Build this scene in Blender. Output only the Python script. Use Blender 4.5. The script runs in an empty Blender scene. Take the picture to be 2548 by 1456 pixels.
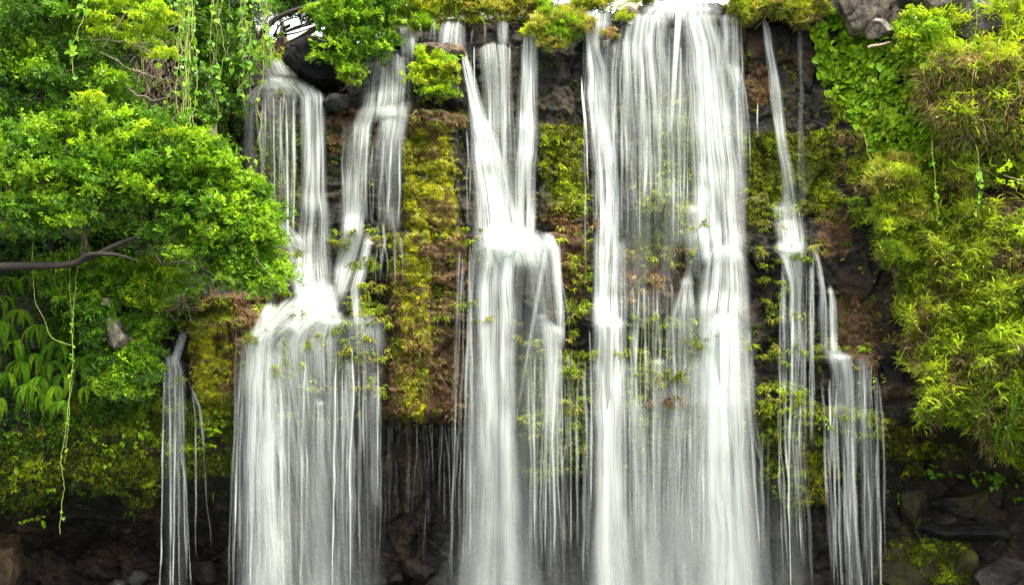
import bpy, math, random
import numpy as np

# ------------------------------------------------------------------ scene, camera, light
sc = bpy.context.scene
COL = sc.collection
D, S = 24.0, 0.0086            # metres from camera to the plane y = 0, metres per photo unit there
CX, HY, CAMZ = 1274.0, 1026.0, 4.0   # photo frame is taken as 2548 x 1456 units
F = D / S
cam_d = bpy.data.cameras.new('camera')
cam_d.sensor_width = 36.0
cam_d.lens = 36.0 * F / 2548.0
cam_d.shift_y = (HY - 728.0) / 2548.0
cam_d.clip_start, cam_d.clip_end = 0.1, 600.0
cam = bpy.data.objects.new('camera', cam_d)
cam.location = (0, -D, CAMZ)
cam.rotation_euler = (math.radians(90), 0, 0)
COL.objects.link(cam)
sc.camera = cam

SUN_EL, SUN_AZ = math.radians(61), math.radians(140)   # azimuth: clockwise from +Y
world = bpy.data.worlds.new('World')
sc.world = world
world.use_nodes = True
wn = world.node_tree
bg = wn.nodes['Background']
sky = wn.nodes.new('ShaderNodeTexSky')
sky.sky_type = 'NISHITA'
sky.sun_disc = False
sky.sun_elevation = SUN_EL
sky.sun_rotation = SUN_AZ
sky.air_density, sky.dust_density, sky.ozone_density = 1.0, 4.0, 0.6
hs = wn.nodes.new('ShaderNodeHueSaturation')
hs.inputs['Saturation'].default_value = 0.15      # thin bright cloud takes most of the blue out
wn.links.new(sky.outputs[0], hs.inputs['Color'])
wn.links.new(hs.outputs[0], bg.inputs['Color'])
bg.inputs['Strength'].default_value = 0.15
sun_d = bpy.data.lights.new('sun', 'SUN')
sun_d.energy = 2.0
sun_d.angle = math.radians(24)
sun_d.color = (1.0, 0.94, 0.80)
sun = bpy.data.objects.new('sun', sun_d)
sdir = (math.sin(SUN_AZ) * math.cos(SUN_EL), math.cos(SUN_AZ) * math.cos(SUN_EL), math.sin(SUN_EL))
from mathutils import Vector
sun.rotation_euler = Vector(sdir).to_track_quat('Z', 'Y').to_euler()
sun.location = (0, -10, 30)
COL.objects.link(sun)

sc.view_settings.view_transform = 'Standard'
sc.view_settings.look = 'None'
sc.view_settings.exposure = 2.05
sc.view_settings.gamma = 1.0
sc.view_settings.use_curve_mapping = False
sc.cycles.use_denoising = True
sc.cycles.max_bounces = 6
sc.cycles.diffuse_bounces = 3
sc.cycles.transparent_max_bounces = 40
sc.cycles.use_adaptive_sampling = True
sc.cycles.adaptive_threshold = 0.02

# ------------------------------------------------------------------ numeric helpers
rng = np.random.default_rng(11)
A = np.asarray

def W(px, py, y):
    d = (np.asarray(y, float) + D) / F
    return np.stack([(np.asarray(px, float) - CX) * d, np.asarray(y, float) + 0 * d, CAMZ + (HY - np.asarray(py, float)) * d], -1)

def proj(P):
    d = F / (P[..., 1] + D)
    return CX + P[..., 0] * d, HY - (P[..., 2] - CAMZ) * d

def hsh(i, j, s):
    h = (i.astype(np.int64) * 374761393 + j.astype(np.int64) * 668265263 + s * 974634777) & 0x7fffffff
    h = ((h ^ (h >> 13)) * 1274126177) & 0x7fffffff
    h = (h ^ (h >> 16)) & 0xffffff
    return h / 16777216.0

def vn(x, y, s=0):
    x = np.asarray(x, float); y = np.asarray(y, float)
    i, j = np.floor(x), np.floor(y)
    fx, fy = x - i, y - j
    fx, fy = fx * fx * (3 - 2 * fx), fy * fy * (3 - 2 * fy)
    a, b, c, d = hsh(i, j, s), hsh(i + 1, j, s), hsh(i, j + 1, s), hsh(i + 1, j + 1, s)
    return (a * (1 - fx) + b * fx) * (1 - fy) + (c * (1 - fx) + d * fx) * fy

def fbm(x, y, s=0, o=4):
    t, a, n = 0, 1.0, 0
    for k in range(o):
        t = t + a * vn(x * 2 ** k, y * 2 ** k, s + k * 17); n += a; a *= .5
    return t / n

def worley(x, y, s=0):
    i, j = np.floor(x), np.floor(y)
    f1 = np.full(x.shape, 9.0); f2 = np.full(x.shape, 9.0); cid = np.zeros(x.shape)
    for di in (-1, 0, 1):
        for dj in (-1, 0, 1):
            a, b = i + di, j + dj
            d = np.hypot(a + hsh(a, b, s) - x, b + hsh(a, b, s + 5) - y)
            near = d < f1
            f2 = np.where(near, f1, np.minimum(f2, d))
            cid = np.where(near, hsh(a, b, s + 9), cid)
            f1 = np.where(near, d, f1)
    return f1, f2, cid

def sst(a, b, x):
    t = np.clip((x - a) / (b - a), 0, 1)
    return t * t * (3 - 2 * t)

def inpoly(px, py, poly):
    px, py = np.asarray(px, float), np.asarray(py, float)
    r = np.zeros(px.shape, bool)
    n = len(poly)
    for k in range(n):
        x1, y1 = poly[k]; x2, y2 = poly[(k + 1) % n]
        if y1 == y2: continue
        c = ((y1 > py) != (y2 > py)) & (px < (x2 - x1) * (py - y1) / (y2 - y1) + x1)
        r ^= c
    return r

def box(x0, y0, x1, y1):
    return [(x0, y0), (x1, y0), (x1, y1), (x0, y1)]

# ------------------------------------------------------------------ mesh / object helpers
def mesh(name, V, Fa, mat, col=None, uv=None, attr=None, smooth=False):
    me = bpy.data.meshes.new(name)
    V = np.ascontiguousarray(V, dtype=np.float32)
    groups = Fa if isinstance(Fa, list) else [Fa]
    groups = [np.asarray(g, np.int32) for g in groups if len(g)]
    nl = sum(g.size for g in groups); npoly = sum(len(g) for g in groups)
    me.vertices.add(len(V)); me.vertices.foreach_set('co', V.ravel())
    me.loops.add(nl); me.polygons.add(npoly)
    li = np.concatenate([g.ravel() for g in groups])
    starts, o = [], 0
    for g in groups:
        starts.append(o + np.arange(len(g)) * g.shape[1]); o += g.size
    me.loops.foreach_set('vertex_index', li)
    me.polygons.foreach_set('loop_start', np.concatenate(starts).astype(np.int32))
    me.polygons.foreach_set('use_smooth', np.full(npoly, bool(smooth)))
    me.update(calc_edges=True)
    if col is not None:
        a = me.attributes.new('tint', 'FLOAT_COLOR', 'POINT')
        c = np.ones((len(V), 4), np.float32); c[:, :3] = col
        a.data.foreach_set('color', c.ravel())
    if attr:
        for k, v in attr.items():
            a = me.attributes.new(k, 'FLOAT', 'POINT')
            a.data.foreach_set('value', np.asarray(v, np.float32))
    if uv is not None:
        u = me.uv_layers.new(name='UVMap')
        u.data.foreach_set('uv', np.asarray(uv, np.float32)[li].ravel())
    me.materials.append(mat)
    me.validate()
    return me

def tag(o, label=None, cat=None, group=None, kind=None):
    if label: o['label'] = label
    if cat: o['category'] = cat
    if group: o['group'] = group
    if kind: o['kind'] = kind
    return o

def empty(name, loc, label, cat, group=None, kind=None):
    o = bpy.data.objects.new(name, None)
    o.empty_display_size = .2
    COL.objects.link(o); o.location = [float(q) for q in loc]
    return tag(o, label, cat, group, kind)

def obj(name, me, parent=None):
    o = bpy.data.objects.new(name, me)
    COL.objects.link(o)
    if parent is not None: o.parent = parent
    return o

def rel(V, root):
    return V - np.array(root.location) if root is not None else V

# ------------------------------------------------------------------ materials
def nmat(name):
    m = bpy.data.materials.new(name); m.use_nodes = True
    n = m.node_tree; n.nodes.clear()
    out = n.nodes.new('ShaderNodeOutputMaterial')
    return m, n, out

def N(n, t, **kw):
    q = n.nodes.new(t)
    for k, v in kw.items():
        if k.startswith('_'): setattr(q, k[1:], v)
        else: q.inputs[k.replace('__', ' ')].default_value = v
    return q

def mathn(n, op, a, b=None, clamp=False):
    q = n.nodes.new('ShaderNodeMath'); q.operation = op; q.use_clamp = clamp
    for k, v in enumerate((a, b)):
        if v is None: continue
        if isinstance(v, (int, float)): q.inputs[k].default_value = v
        else: n.links.new(v, q.inputs[k])
    return q.outputs[0]

def leaf_material(name, gloss=.25, trans=.45, rough=.45):
    m, n, out = nmat(name)
    at = N(n, 'ShaderNodeAttribute', _attribute_name='tint')
    tc = N(n, 'ShaderNodeTexCoord')
    no = N(n, 'ShaderNodeTexNoise', Scale=9.0, Detail=2.0)
    n.links.new(tc.outputs['Object'], no.inputs['Vector'])
    v = mathn(n, 'MULTIPLY_ADD', no.outputs['Fac'], .7)
    n.nodes[-1].inputs[2].default_value = .65
    mx = N(n, 'ShaderNodeVectorMath', _operation='SCALE')
    n.links.new(at.outputs['Color'], mx.inputs[0]); n.links.new(v, mx.inputs['Scale'])
    df = N(n, 'ShaderNodeBsdfDiffuse'); tr = N(n, 'ShaderNodeBsdfTranslucent')
    gl = N(n, 'ShaderNodeBsdfGlossy', Roughness=rough); gl.inputs['Color'].default_value = (1, 1, 1, 1)
    n.links.new(mx.outputs[0], df.inputs['Color']); 
    tcol = N(n, 'ShaderNodeVectorMath', _operation='MULTIPLY'); tcol.inputs[1].default_value = (1.25, 1.15, .5)
    n.links.new(mx.outputs[0], tcol.inputs[0]); n.links.new(tcol.outputs[0], tr.inputs['Color'])
    m1 = N(n, 'ShaderNodeMixShader', Fac=trans)
    n.links.new(df.outputs[0], m1.inputs[1]); n.links.new(tr.outputs[0], m1.inputs[2])
    fr = N(n, 'ShaderNodeFresnel', IOR=1.4)
    fm = mathn(n, 'MULTIPLY', fr.outputs[0], gloss)
    m2 = N(n, 'ShaderNodeMixShader')
    n.links.new(fm, m2.inputs[0]); n.links.new(m1.outputs[0], m2.inputs[1]); n.links.new(gl.outputs[0], m2.inputs[2])
    n.links.new(m2.outputs[0], out.inputs['Surface'])
    return m

def rock_material(name, rough=.5, bump=.6, scale=1.0, spec=.4):
    m, n, out = nmat(name)
    at = N(n, 'ShaderNodeAttribute', _attribute_name='tint')
    tc = N(n, 'ShaderNodeTexCoord')
    n1 = N(n, 'ShaderNodeTexNoise', Scale=3.0 * scale, Detail=8.0, Roughness=.65)
    n2 = N(n, 'ShaderNodeTexNoise', Scale=22.0 * scale, Detail=6.0, Roughness=.7)
    mp = N(n, 'ShaderNodeMapping'); mp.inputs['Scale'].default_value = (1, 1, .45)
    n.links.new(tc.outputs['Object'], mp.inputs[0])
    for q in (n1, n2): n.links.new(mp.outputs[0], q.inputs['Vector'])
    s = mathn(n, 'MULTIPLY', n1.outputs['Fac'], n2.outputs['Fac'])
    s = mathn(n, 'MULTIPLY_ADD', s, 3.4); n.nodes[-1].inputs[2].default_value = .15
    mx = N(n, 'ShaderNodeVectorMath', _operation='SCALE')
    n.links.new(at.outputs['Color'], mx.inputs[0]); n.links.new(s, mx.inputs['Scale'])
    b = N(n, 'ShaderNodeBsdfPrincipled')
    n.links.new(mx.outputs[0], b.inputs['Base Color'])
    b.inputs['Specular IOR Level'].default_value = spec
    r = mathn(n, 'MULTIPLY_ADD', n1.outputs['Fac'], .5); n.nodes[-1].inputs[2].default_value = rough - .2
    n.links.new(r, b.inputs['Roughness'])
    bp = N(n, 'ShaderNodeBump', Strength=bump, Distance=.09)
    h = mathn(n, 'MULTIPLY_ADD', n2.outputs['Fac'], .6); n.links.new(n1.outputs['Fac'], n.nodes[-1].inputs[2])
    n.links.new(h, bp.inputs['Height']); n.links.new(bp.outputs[0], b.inputs['Normal'])
    n.links.new(b.outputs[0], out.inputs['Surface'])
    return m

def bark_material(name, c, c2):
    m, n, out = nmat(name)
    tc = N(n, 'ShaderNodeTexCoord')
    no = N(n, 'ShaderNodeTexNoise', Scale=14.0, Detail=6.0, Roughness=.7)
    n.links.new(tc.outputs['Object'], no.inputs['Vector'])
    cr = N(n, 'ShaderNodeValToRGB')
    cr.color_ramp.elements[0].color = (*c, 1); cr.color_ramp.elements[1].color = (*c2, 1)
    cr.color_ramp.elements[0].position = .3; cr.color_ramp.elements[1].position = .7
    n.links.new(no.outputs['Fac'], cr.inputs[0])
    b = N(n, 'ShaderNodeBsdfPrincipled', Roughness=.8)
    n.links.new(cr.outputs[0], b.inputs['Base Color'])
    bp = N(n, 'ShaderNodeBump', Strength=.6, Distance=.03)
    n.links.new(no.outputs['Fac'], bp.inputs['Height']); n.links.new(bp.outputs[0], b.inputs['Normal'])
    n.links.new(b.outputs[0], out.inputs['Surface'])
    return m

def water_material(name):
    # aerated falling water: white scattering strands with clear gaps between them
    m, n, out = nmat(name)
    uv = N(n, 'ShaderNodeUVMap', _uv_map='UVMap')
    de = N(n, 'ShaderNodeAttribute', _attribute_name='dens')
    def noise(sx, sy, det, rough=.55, dist=0.0):
        mp = N(n, 'ShaderNodeMapping'); mp.inputs['Scale'].default_value = (sx, sy, 1)
        n.links.new(uv.outputs[0], mp.inputs[0])
        q = N(n, 'ShaderNodeTexNoise', _noise_dimensions='2D', Scale=1.0, Detail=det, Roughness=rough, Distortion=dist)
        n.links.new(mp.outputs[0], q.inputs['Vector'])
        return q.outputs['Fac']
    a1 = noise(42, .5, 2, .5, 0.0); a2 = noise(10, .3, 2); a3 = noise(2.4, .7, 2)
    t = mathn(n, 'MULTIPLY', a1, .36)
    t = mathn(n, 'MULTIPLY_ADD', a2, .38); n.links.new(n.nodes[-2].outputs[0], n.nodes[-1].inputs[2])
    t2 = mathn(n, 'MULTIPLY_ADD', a3, .26); n.links.new(t, n.nodes[-1].inputs[2])
    t3 = mathn(n, 'SUBTRACT', t2, .5)
    so = N(n, 'ShaderNodeAttribute', _attribute_name='soft')
    gn = mathn(n, 'MULTIPLY_ADD', so.outputs['Fac'], -3.4); n.nodes[-1].inputs[2].default_value = 5.6   # spray evens out lower down
    t4 = mathn(n, 'MULTIPLY', t3, gn)
    t5 = mathn(n, 'ADD', t4, 1.0)
    t6 = mathn(n, 'MAXIMUM', t5, .06)
    al = mathn(n, 'MULTIPLY', t6, de.outputs['Fac'])
    al = mathn(n, 'MINIMUM', al, .95)
    df = N(n, 'ShaderNodeBsdfDiffuse'); df.inputs['Color'].default_value = (.66, .70, .67, 1)
    tl = N(n, 'ShaderNodeBsdfTranslucent'); tl.inputs['Color'].default_value = (.66, .70, .67, 1)
    mx = N(n, 'ShaderNodeMixShader', Fac=.35)
    n.links.new(df.outputs[0], mx.inputs[1]); n.links.new(tl.outputs[0], mx.inputs[2])
    tp = N(n, 'ShaderNodeBsdfTransparent')
    m2 = N(n, 'ShaderNodeMixShader')
    n.links.new(al, m2.inputs[0]); n.links.new(tp.outputs[0], m2.inputs[1]); n.links.new(mx.outputs[0], m2.inputs[2])
    n.links.new(m2.outputs[0], out.inputs['Surface'])
    return m

M_ROCK = rock_material('wet_basalt', .48, 1.0, 1.0, .20)
M_BOULDER = rock_material('boulder_stone', .55, 1.0, 1.2, .2)
M_LEAF = leaf_material('leaf', .28, .42, .4)
M_MOSS = leaf_material('moss', .05, .25, .8)
M_GRASS = leaf_material('grass', .15, .4, .6)
M_BARK = bark_material('dark_bark', (.009, .006, .004), (.032, .021, .013))
M_TWIG = bark_material('pale_twig', (.16, .11, .075), (.34, .26, .19))
M_STEM = bark_material('green_stem', (.16, .20, .03), (.34, .36, .08))
M_BROWNTWIG = bark_material('brown_twig', (.05, .032, .022), (.17, .11, .075))
M_FERN = leaf_material('fern', .04, .45, .6)
M_WATER = water_material('falling_water')

# ------------------------------------------------------------------ the cliff
GU = np.arange(-420, 2980, 4.0); GV = np.arange(-260, 1640, 4.0)
cu = [-420, 0, 200, 400, 520, 640, 740, 830, 960, 1080, 1180, 1300, 1400, 1500, 1650, 1800, 1900, 2020, 2150, 2300, 2548, 2980]
cv = [-260, 0, 100, 200, 300, 450, 580, 700, 800, 950, 1040, 1120, 1200, 1290, 1380, 1456, 1640]
CT = {  # depth of the face (m), column by column, at the heights cv
 -420: [1, .6, .4, .2, -.2, -.8, -1.4, -1.9, -2.3, -2.6, -2.5, -2.3, -1.9, -.4, .5, .2, -.3],
 0:    [1.6, 1.2, 1, .8, .4, -.2, -.8, -1.3, -1.7, -2, -2, -1.8, -1.5, .2, 1.5, 1.7, 1.5],
 200:  [1.8, 1.5, 1.3, 1.1, .7, .1, -.5, -1.1, -1.5, -1.8, -1.8, -1.7, -1.4, .4, 2, 2.2, 2.2],
 400:  [1.9, 1.7, 1.6, 1.4, 1.1, .6, 0, -.7, -1.2, -1.3, -1.2, -1, -.6, .9, 2.2, 2.5, 2.6],
 520:  [1.9, 1.8, 1.7, 1.5, 1.3, 1.0, .4, -.6, -1.1, -1.2, -1.1, -.6, -.2, 1.2, 2.3, 2.6, 2.8],
 640:  [2.6, 2.4, 2.2, 1.6, 1.2, 1.1, 1.0, .2, -.5, -.8, -.6, .1, .8, 1.6, 2.4, 2.7, 2.8],
 740:  [3.0, 2.8, 2.6, 1.9, 1.2, 1.1, 1.0, .3, -.4, -.7, -.4, .5, 1.2, 1.8, 2.4, 2.7, 2.8],
 830:  [3.0, 2.8, 2.4, 1.8, 1.2, 1.0, .8, .4, -.3, -.6, -.2, .8, 1.4, 1.9, 2.4, 2.6, 2.8],
 960:  [3.0, 2.6, 1.9, 1.2, .8, .6, .3, .0, -.2, -.3, -.1, 1.3, 1.7, 2.0, 2.4, 2.5, 2.6],
 1080: [3.0, 2.4, 1.9, 1.1, .6, .5, .2, .0, -.1, -.2, 0, 1.7, 2.0, 2.1, 2.5, 2.5, 2.5],
 1180: [3.0, 2.4, 1.8, 1.2, 1.0, .7, .3, .0, -.1, -.1, .2, 1.3, 1.7, 1.9, 2.3, 2.4, 2.4],
 1300: [3.0, 2.4, 1.7, 1.2, 1.0, .8, .3, .1, .0, 0, .2, .6, 1.1, 1.5, 2.0, 2.2, 2.2],
 1400: [2.6, 2.1, 1.5, 1.1, .9, .7, .4, .3, .2, .1, .1, .3, .7, 1.2, 1.7, 2.0, 2.0],
 1500: [2.4, 1.5, 1.2, .9, .8, .6, .4, .3, .1, 0, 0, .2, .5, .9, 1.4, 1.8, 1.8],
 1650: [2.4, 1.3, 1.1, .9, .8, .7, .6, .5, .4, .3, .2, .3, .6, .9, 1.3, 1.7, 1.7],
 1800: [2.4, 1.3, 1.0, .8, .7, .6, .4, .2, 0, -.1, -.1, .2, .5, .8, 1.2, 1.6, 1.6],
 1900: [2.0, 1.2, 1.0, .9, .8, .7, .6, .4, .2, 0, -.1, .1, .3, .6, 1.0, 1.3, 1.4],
 2020: [1.4, .9, .8, .7, .6, .5, .2, .1, 0, -.3, -.4, -.1, .2, .6, 1.0, 1.2, 1.2],
 2150: [.8, .5, .4, .3, .2, .1, .0, -.1, -.2, -.5, -.6, -.2, .4, .7, .9, .7, .6],
 2300: [.3, .1, -.1, -.4, -.6, -.5, -.5, -.6, -.7, -.9, -1, .3, .9, .8, .7, .3, 0],
 2548: [-.2, -.6, -.9, -1.3, -1.6, -1.7, -1.8, -2, -2.1, -2.2, -2.1, -.5, .4, .5, .1, -.4, -1],
 2980: [-1, -1.2, -1.8, -2.2, -2.6, -2.8, -3, -3.2, -3.4, -3.4, -3.4, -2.5, -2, -2, -2, -2, -2]}
tab = np.array([CT[k] for k in cu])
def sm2(a, k, ax):
    ker = np.hanning(2 * k + 3)[1:-1]; ker /= ker.sum()
    pad = [(0, 0), (0, 0)]; pad[ax] = (k, k)
    ap = np.pad(a, pad, mode='edge')
    return np.apply_along_axis(lambda q: np.convolve(q, ker, 'valid'), ax, ap)
_r = np.stack([np.interp(GV, cv, tab[k]) for k in range(len(cu))])
TABS = sm2(sm2(np.stack([np.interp(GU, cu, _r[:, j]) for j in range(len(GV))]), 9, 0), 12, 1)      # V x U
def blook(T_, u, v):
    fu = np.clip((u - GU[0]) / 4.0, 0, len(GU) - 1.001); fv = np.clip((v - GV[0]) / 4.0, 0, len(GV) - 1.001)
    i, j = fu.astype(int), fv.astype(int); a, b = fu - i, fv - j
    return (T_[j, i] * (1 - a) + T_[j, i + 1] * a) * (1 - b) + (T_[j + 1, i] * (1 - a) + T_[j + 1, i + 1] * a) * b
U0, V0 = np.meshgrid(GU, GV)          # position on the face, in units of S metres
Y = blook(TABS, U0, V0)
for _ in range(4):                    # where each point of the face shows in the photograph
    UU, VV = CX + (U0 - CX) * D / (D + Y), HY + (V0 - HY) * D / (D + Y)
    Y = blook(TABS, UU, VV)
# ledges: (x0, x1, lip, how far it stands out, height over which it fades below)
LEDGES = [(600, 835, 236, .45, 200), (725, 870, 718, .5, 120), (575, 965, 806, .45, 240), (985, 1045, 130, .3, 120),
 (1040, 1170, 112, .45, 160), (1180, 1350, 100, .45, 200), (1000, 1165, 290, .35, 70), (1170, 1395, 590, .55, 240),
 (960, 1165, 588, .3, 90), (1515, 1850, 36, .3, 220), (1448, 1500, 92, .2, 120), (1640, 1740, 520, .3, 70),
 (1690, 1875, 618, .35, 150), (1690, 1870, 792, .4, 220), (1455, 1565, 792, .35, 220), (1900, 2035, 624, .5, 150),
 (2030, 2095, 725, .2, 120), (2040, 2185, 886, .45, 150), (1960, 2210, 1048, .35, 70), (1360, 1465, 778, .25, 45), (1360, 1465, 516, .25, 30),
 (1365, 1450, 560, .2, 30), (395, 475, 895, .25, 100), (430, 480, 835, .2, 50), (455, 665, 742, .3, 45), (455, 665, 800, .3, 60),
 (860, 950, 600, .3, 160), (880, 1000, 270, .3, 200), (1330, 1400, 815, .3, 150), (1880, 2000, 985, .3, 60), (590, 690, 850, .25, 120),
 (1060, 1160, 690, .15, 40), (1060, 1160, 780, .15, 40), (2200, 2548, 1010, .3, 60), (2290, 2900, 170, .8, 230), (2300, 2900, 620, .5, 160), (2200, 2420, 300, .3, 90), (2330, 2900, 860, .4, 140), (2190, 2330, 960, .2, 60)]
wobU = 14 * (fbm(UU / 60, VV / 60, 3) - .5) * 2; wobV = 16 * (fbm(UU / 55, VV / 55, 4) - .5) * 2
for x0, x1, lip, pr, h in LEDGES:
    e = min(26, (x1 - x0) * .25)
    wx = sst(x0 - e, x0 + e, UU + wobU) * (1 - sst(x1 - e, x1 + e, UU + wobU))
    v = VV + wobV - lip
    Y -= pr * wx * sst(-10, 4, v) * (1 - np.clip(v / h, 0, 1) ** 1.3)
# rounded mossy pillars (x0, x1, top, bottom, how far out)
for x0, x1, t, b, pr in [(1000, 1140, 285, 585, .45), (970, 1070, 590, 1050, .5), (1030, 1155, 108, 270, .3), (1385, 1450, 330, 560, .2),
                         (520, 575, 250, 420, .5), (470, 585, 815, 1010, .35), (2000, 2060, 1100, 1270, .3), (1010, 1130, 470, 590, .12)]:
    t_ = np.clip((UU + wobU * .6 - (x0 + x1) / 2) / ((x1 - x0) / 2), -1, 1)
    Y -= pr * np.sqrt(1 - t_ ** 2) ** .7 * sst(t - 14, t + 10, VV + wobV * .5) * (1 - sst(b - 18, b + 8, VV + wobV * .5))
# jointed rock: tall blocks, small blocks, cracks, roughness
wu, wv = UU + 25 * (fbm(UU / 90, VV / 90, 8) - .5), VV + 25 * (fbm(UU / 90, VV / 90, 9) - .5)
f1, f2, c1 = worley(wu / 95, wv / 150, 21)
Y += .34 * (c1 - .5) + .10 * (1 - sst(0, .07, f2 - f1))
f1, f2, c2 = worley(wu / 38, wv / 44, 22)
low = sst(1050, 1180, VV)
Y += (.09 + .08 * low) * (c2 - .5) + .012 * (1 - sst(0, .10, f2 - f1))
f1, f2, c3 = worley(wu / 15, wv / 22, 23)
Y += .045 * (c3 - .5)
Y += .26 * (fbm(UU / 70, VV / 60, 31, 5) - .5) + .10 * (fbm(UU / 16, VV / 14, 32, 3) - .5) + .20 * np.abs(fbm(UU / 42 + VV / 160, VV / 75, 33, 4) - .5)
Y += .07 * (fbm(UU / 9, VV / 7, 34, 2) - .5) - .05 * np.abs(fbm(UU / 20, VV / 11, 35, 3) - .5)
# thin bedding ledges
Y -= .07 * sst(.62, .8, vn(UU / 160, (VV + wobV) / 17, 41))
Yg = Y.copy()

def surf(x, z):
    fu = (CX + x / S - GU[0]) / 4.0; fv = (HY - (z - CAMZ) / S - GV[0]) / 4.0
    fu = np.clip(fu, 0, len(GU) - 1.001); fv = np.clip(fv, 0, len(GV) - 1.001)
    i, j = fu.astype(int), fv.astype(int); a, b = fu - i, fv - j
    return (Yg[j, i] * (1 - a) + Yg[j, i + 1] * a) * (1 - b) + (Yg[j + 1, i] * (1 - a) + Yg[j + 1, i + 1] * a) * b

RS = np.linspace(-6, 7, 140)
def ray_hit(px, py):
    px = np.asarray(px, float); shp = px.shape
    px = px.ravel(); py = np.asarray(py, float).ravel() + 0 * px
    res = np.empty(len(px))
    for s in range(0, len(px), 8000):
        a, b = px[s:s + 8000, None], py[s:s + 8000, None]
        d = (RS[None] + D) / F
        g = RS[None] - surf((a - CX) * d, CAMZ + (HY - b) * d)
        k = np.argmax(g > 0, 1); k = np.where(g.max(1) > 0, k, len(RS) - 1); k0 = np.maximum(k - 1, 0)
        r = np.arange(len(k)); g0, g1 = g[r, k0], g[r, k]
        w = np.where(np.abs(g1 - g0) > 1e-9, -g0 / np.where(g1 == g0, 1, g1 - g0), 0)
        res[s:s + 8000] = RS[k0] + np.clip(w, 0, 1) * (RS[k] - RS[k0])
    return res.reshape(shp)

def surf_normal(x, z, e=.10):
    gx = (surf(x + e, z) - surf(x - e, z)) / (2 * e); gz = (surf(x, z + e) - surf(x, z - e)) / (2 * e)
    n = np.stack([gx, -np.ones_like(gx), gz], -1)
    return n / np.linalg.norm(n, axis=-1, keepdims=True)

# zones of moss and dead growth in photo units; used for the stain on the rock and for the growth itself
Z_YELLOW = [[(1005, 330), (1040, 295), (1120, 320), (1135, 420), (1130, 560), (1140, 590), (1010, 595), (1000, 480)],
            [(975, 590), (1050, 588), (1068, 660), (1062, 900), (1055, 1050), (1005, 1048), (985, 930), (1000, 760), (975, 690)],
            [(470, 830), (560, 815), (585, 860), (570, 930), (585, 960), (555, 1030), (510, 1040), (480, 960)],
            [(1990, 1115), (2050, 1120), (2055, 1250), (2010, 1262), (1985, 1210)], [(560, 290), (590, 290), (585, 385), (560, 380)]]
Z_OLIVE = [[(640, 300), (745, 290), (740, 560), (650, 560)], [(150, 1140), (390, 1150), (395, 1235), (335, 1285), (300, 1230), (190, 1230)],
           [(1350, 300), (1450, 320), (1460, 530), (1380, 520), (1345, 420)], [(1850, 330), (2080, 330), (2090, 520), (1860, 560)],
           [(430, 740), (560, 745), (600, 800), (470, 830), (400, 790)], [(1600, 250), (1740, 260), (1740, 620), (1580, 620)],
           [(250, 950), (400, 900), (400, 1160), (150, 1150), (130, 1020)], [(0, 1080), (150, 1050), (150, 1250), (0, 1280)],
           [(1300, 880), (1460, 880), (1460, 1180), (1310, 1200)], [(1880, 1000), (2020, 1000), (2050, 1110), (1990, 1300), (1890, 1180)],
           [(380, 1010), (590, 990), (585, 1180), (400, 1200)], [(2190, 1060), (2330, 1080), (2420, 1130), (2200, 1150)], [(2255, 1160), (2300, 1160), (2280, 1320), (2255, 1320)],
           [(2210, 1350), (2400, 1330), (2420, 1456), (2200, 1456)], [(1560, 800), (1760, 800), (1740, 1100), (1560, 1100)]]
Z_BROWN = [[(1000, 270), (1160, 280), (1165, 320), (1000, 330)], [(1050, 585), (1165, 590), (1165, 800), (1070, 800)], [(960, 700), (1060, 740), (1060, 1060), (950, 1040)],
           [(1060, 800), (1165, 820), (1160, 1060), (1060, 1050)], [(1370, 500), (1460, 520), (1460, 780), (1380, 770)], [(455, 735), (670, 730), (660, 830), (560, 830), (470, 800)],
           [(815, 280), (900, 270), (880, 380), (820, 390)], [(2030, 480), (2120, 560), (2110, 640), (2030, 640)], [(2070, 730), (2180, 740), (2180, 930), (2090, 880)],
           [(1850, 160), (1920, 170), (1920, 260), (1860, 280)], [(1640, 230), (1740, 220), (1730, 320), (1640, 320)], [(1560, 620), (1740, 610), (1700, 760), (1560, 760)],
           [(2200, 1040), (2330, 1060), (2300, 1140), (2200, 1120)], [(580, 810), (660, 830), (600, 1000), (570, 960)]]

def gsm1(a):
    return np.convolve(np.pad(a, 2, mode='edge'), [.1, .2, .4, .2, .1], 'valid')
TOPX = [-420, 500, 570, 650, 700, 780, 900, 980, 1060, 1350, 1450, 1530, 1600, 1800, 1850, 1990, 2060, 2140, 2980]
TOPY = [-150, -140, 60, 150, 150, 190, 120, 62, 46, 40, 30, 26, 8, 4, 24, 10, -40, -130, -150]
X = (U0 - CX) * S; Zw = CAMZ + (HY - V0) * S
crest = np.interp(GU, TOPX, TOPY)
for _ in range(4):
    jc = np.clip(np.round((crest - GV[0]) / 4.0).astype(int), 0, len(GV) - 1)
    yk = Y[jc, np.arange(len(GU))]
    crest = HY + (np.interp(CX + (GU - CX) * D / (D + yk), TOPX, TOPY) + 8 * (fbm(GU / 40, GU * 0, 61) - .5) - HY) * (D + yk) / D
crest = gsm1(crest)
above = np.clip(crest[None, :] - V0, 0, None)
ycrest = Y[jc, np.arange(len(GU))]
zc = CAMZ + (HY - crest) * S
fold = above > 0
Yc = np.where(fold, ycrest[None, :] + above * S * 8 + .2 * (fbm(UU / 30, VV / 30, 71) - .5), Y)
Zc = np.where(fold, zc[None, :] + above * S * .25 + .25 * (fbm(UU / 24, VV / 9, 72) - .5) * np.clip(above / 20, 0, 1), Zw)
Pc = np.stack([X, Yc, Zc], -1)
ppx, ppy = proj(Pc)
jx, jy = ppx + 26 * (fbm(ppx / 22, ppy / 22, 51) - .5) * 2, ppy + 26 * (fbm(ppx / 22, ppy / 22, 52) - .5) * 2
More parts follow.
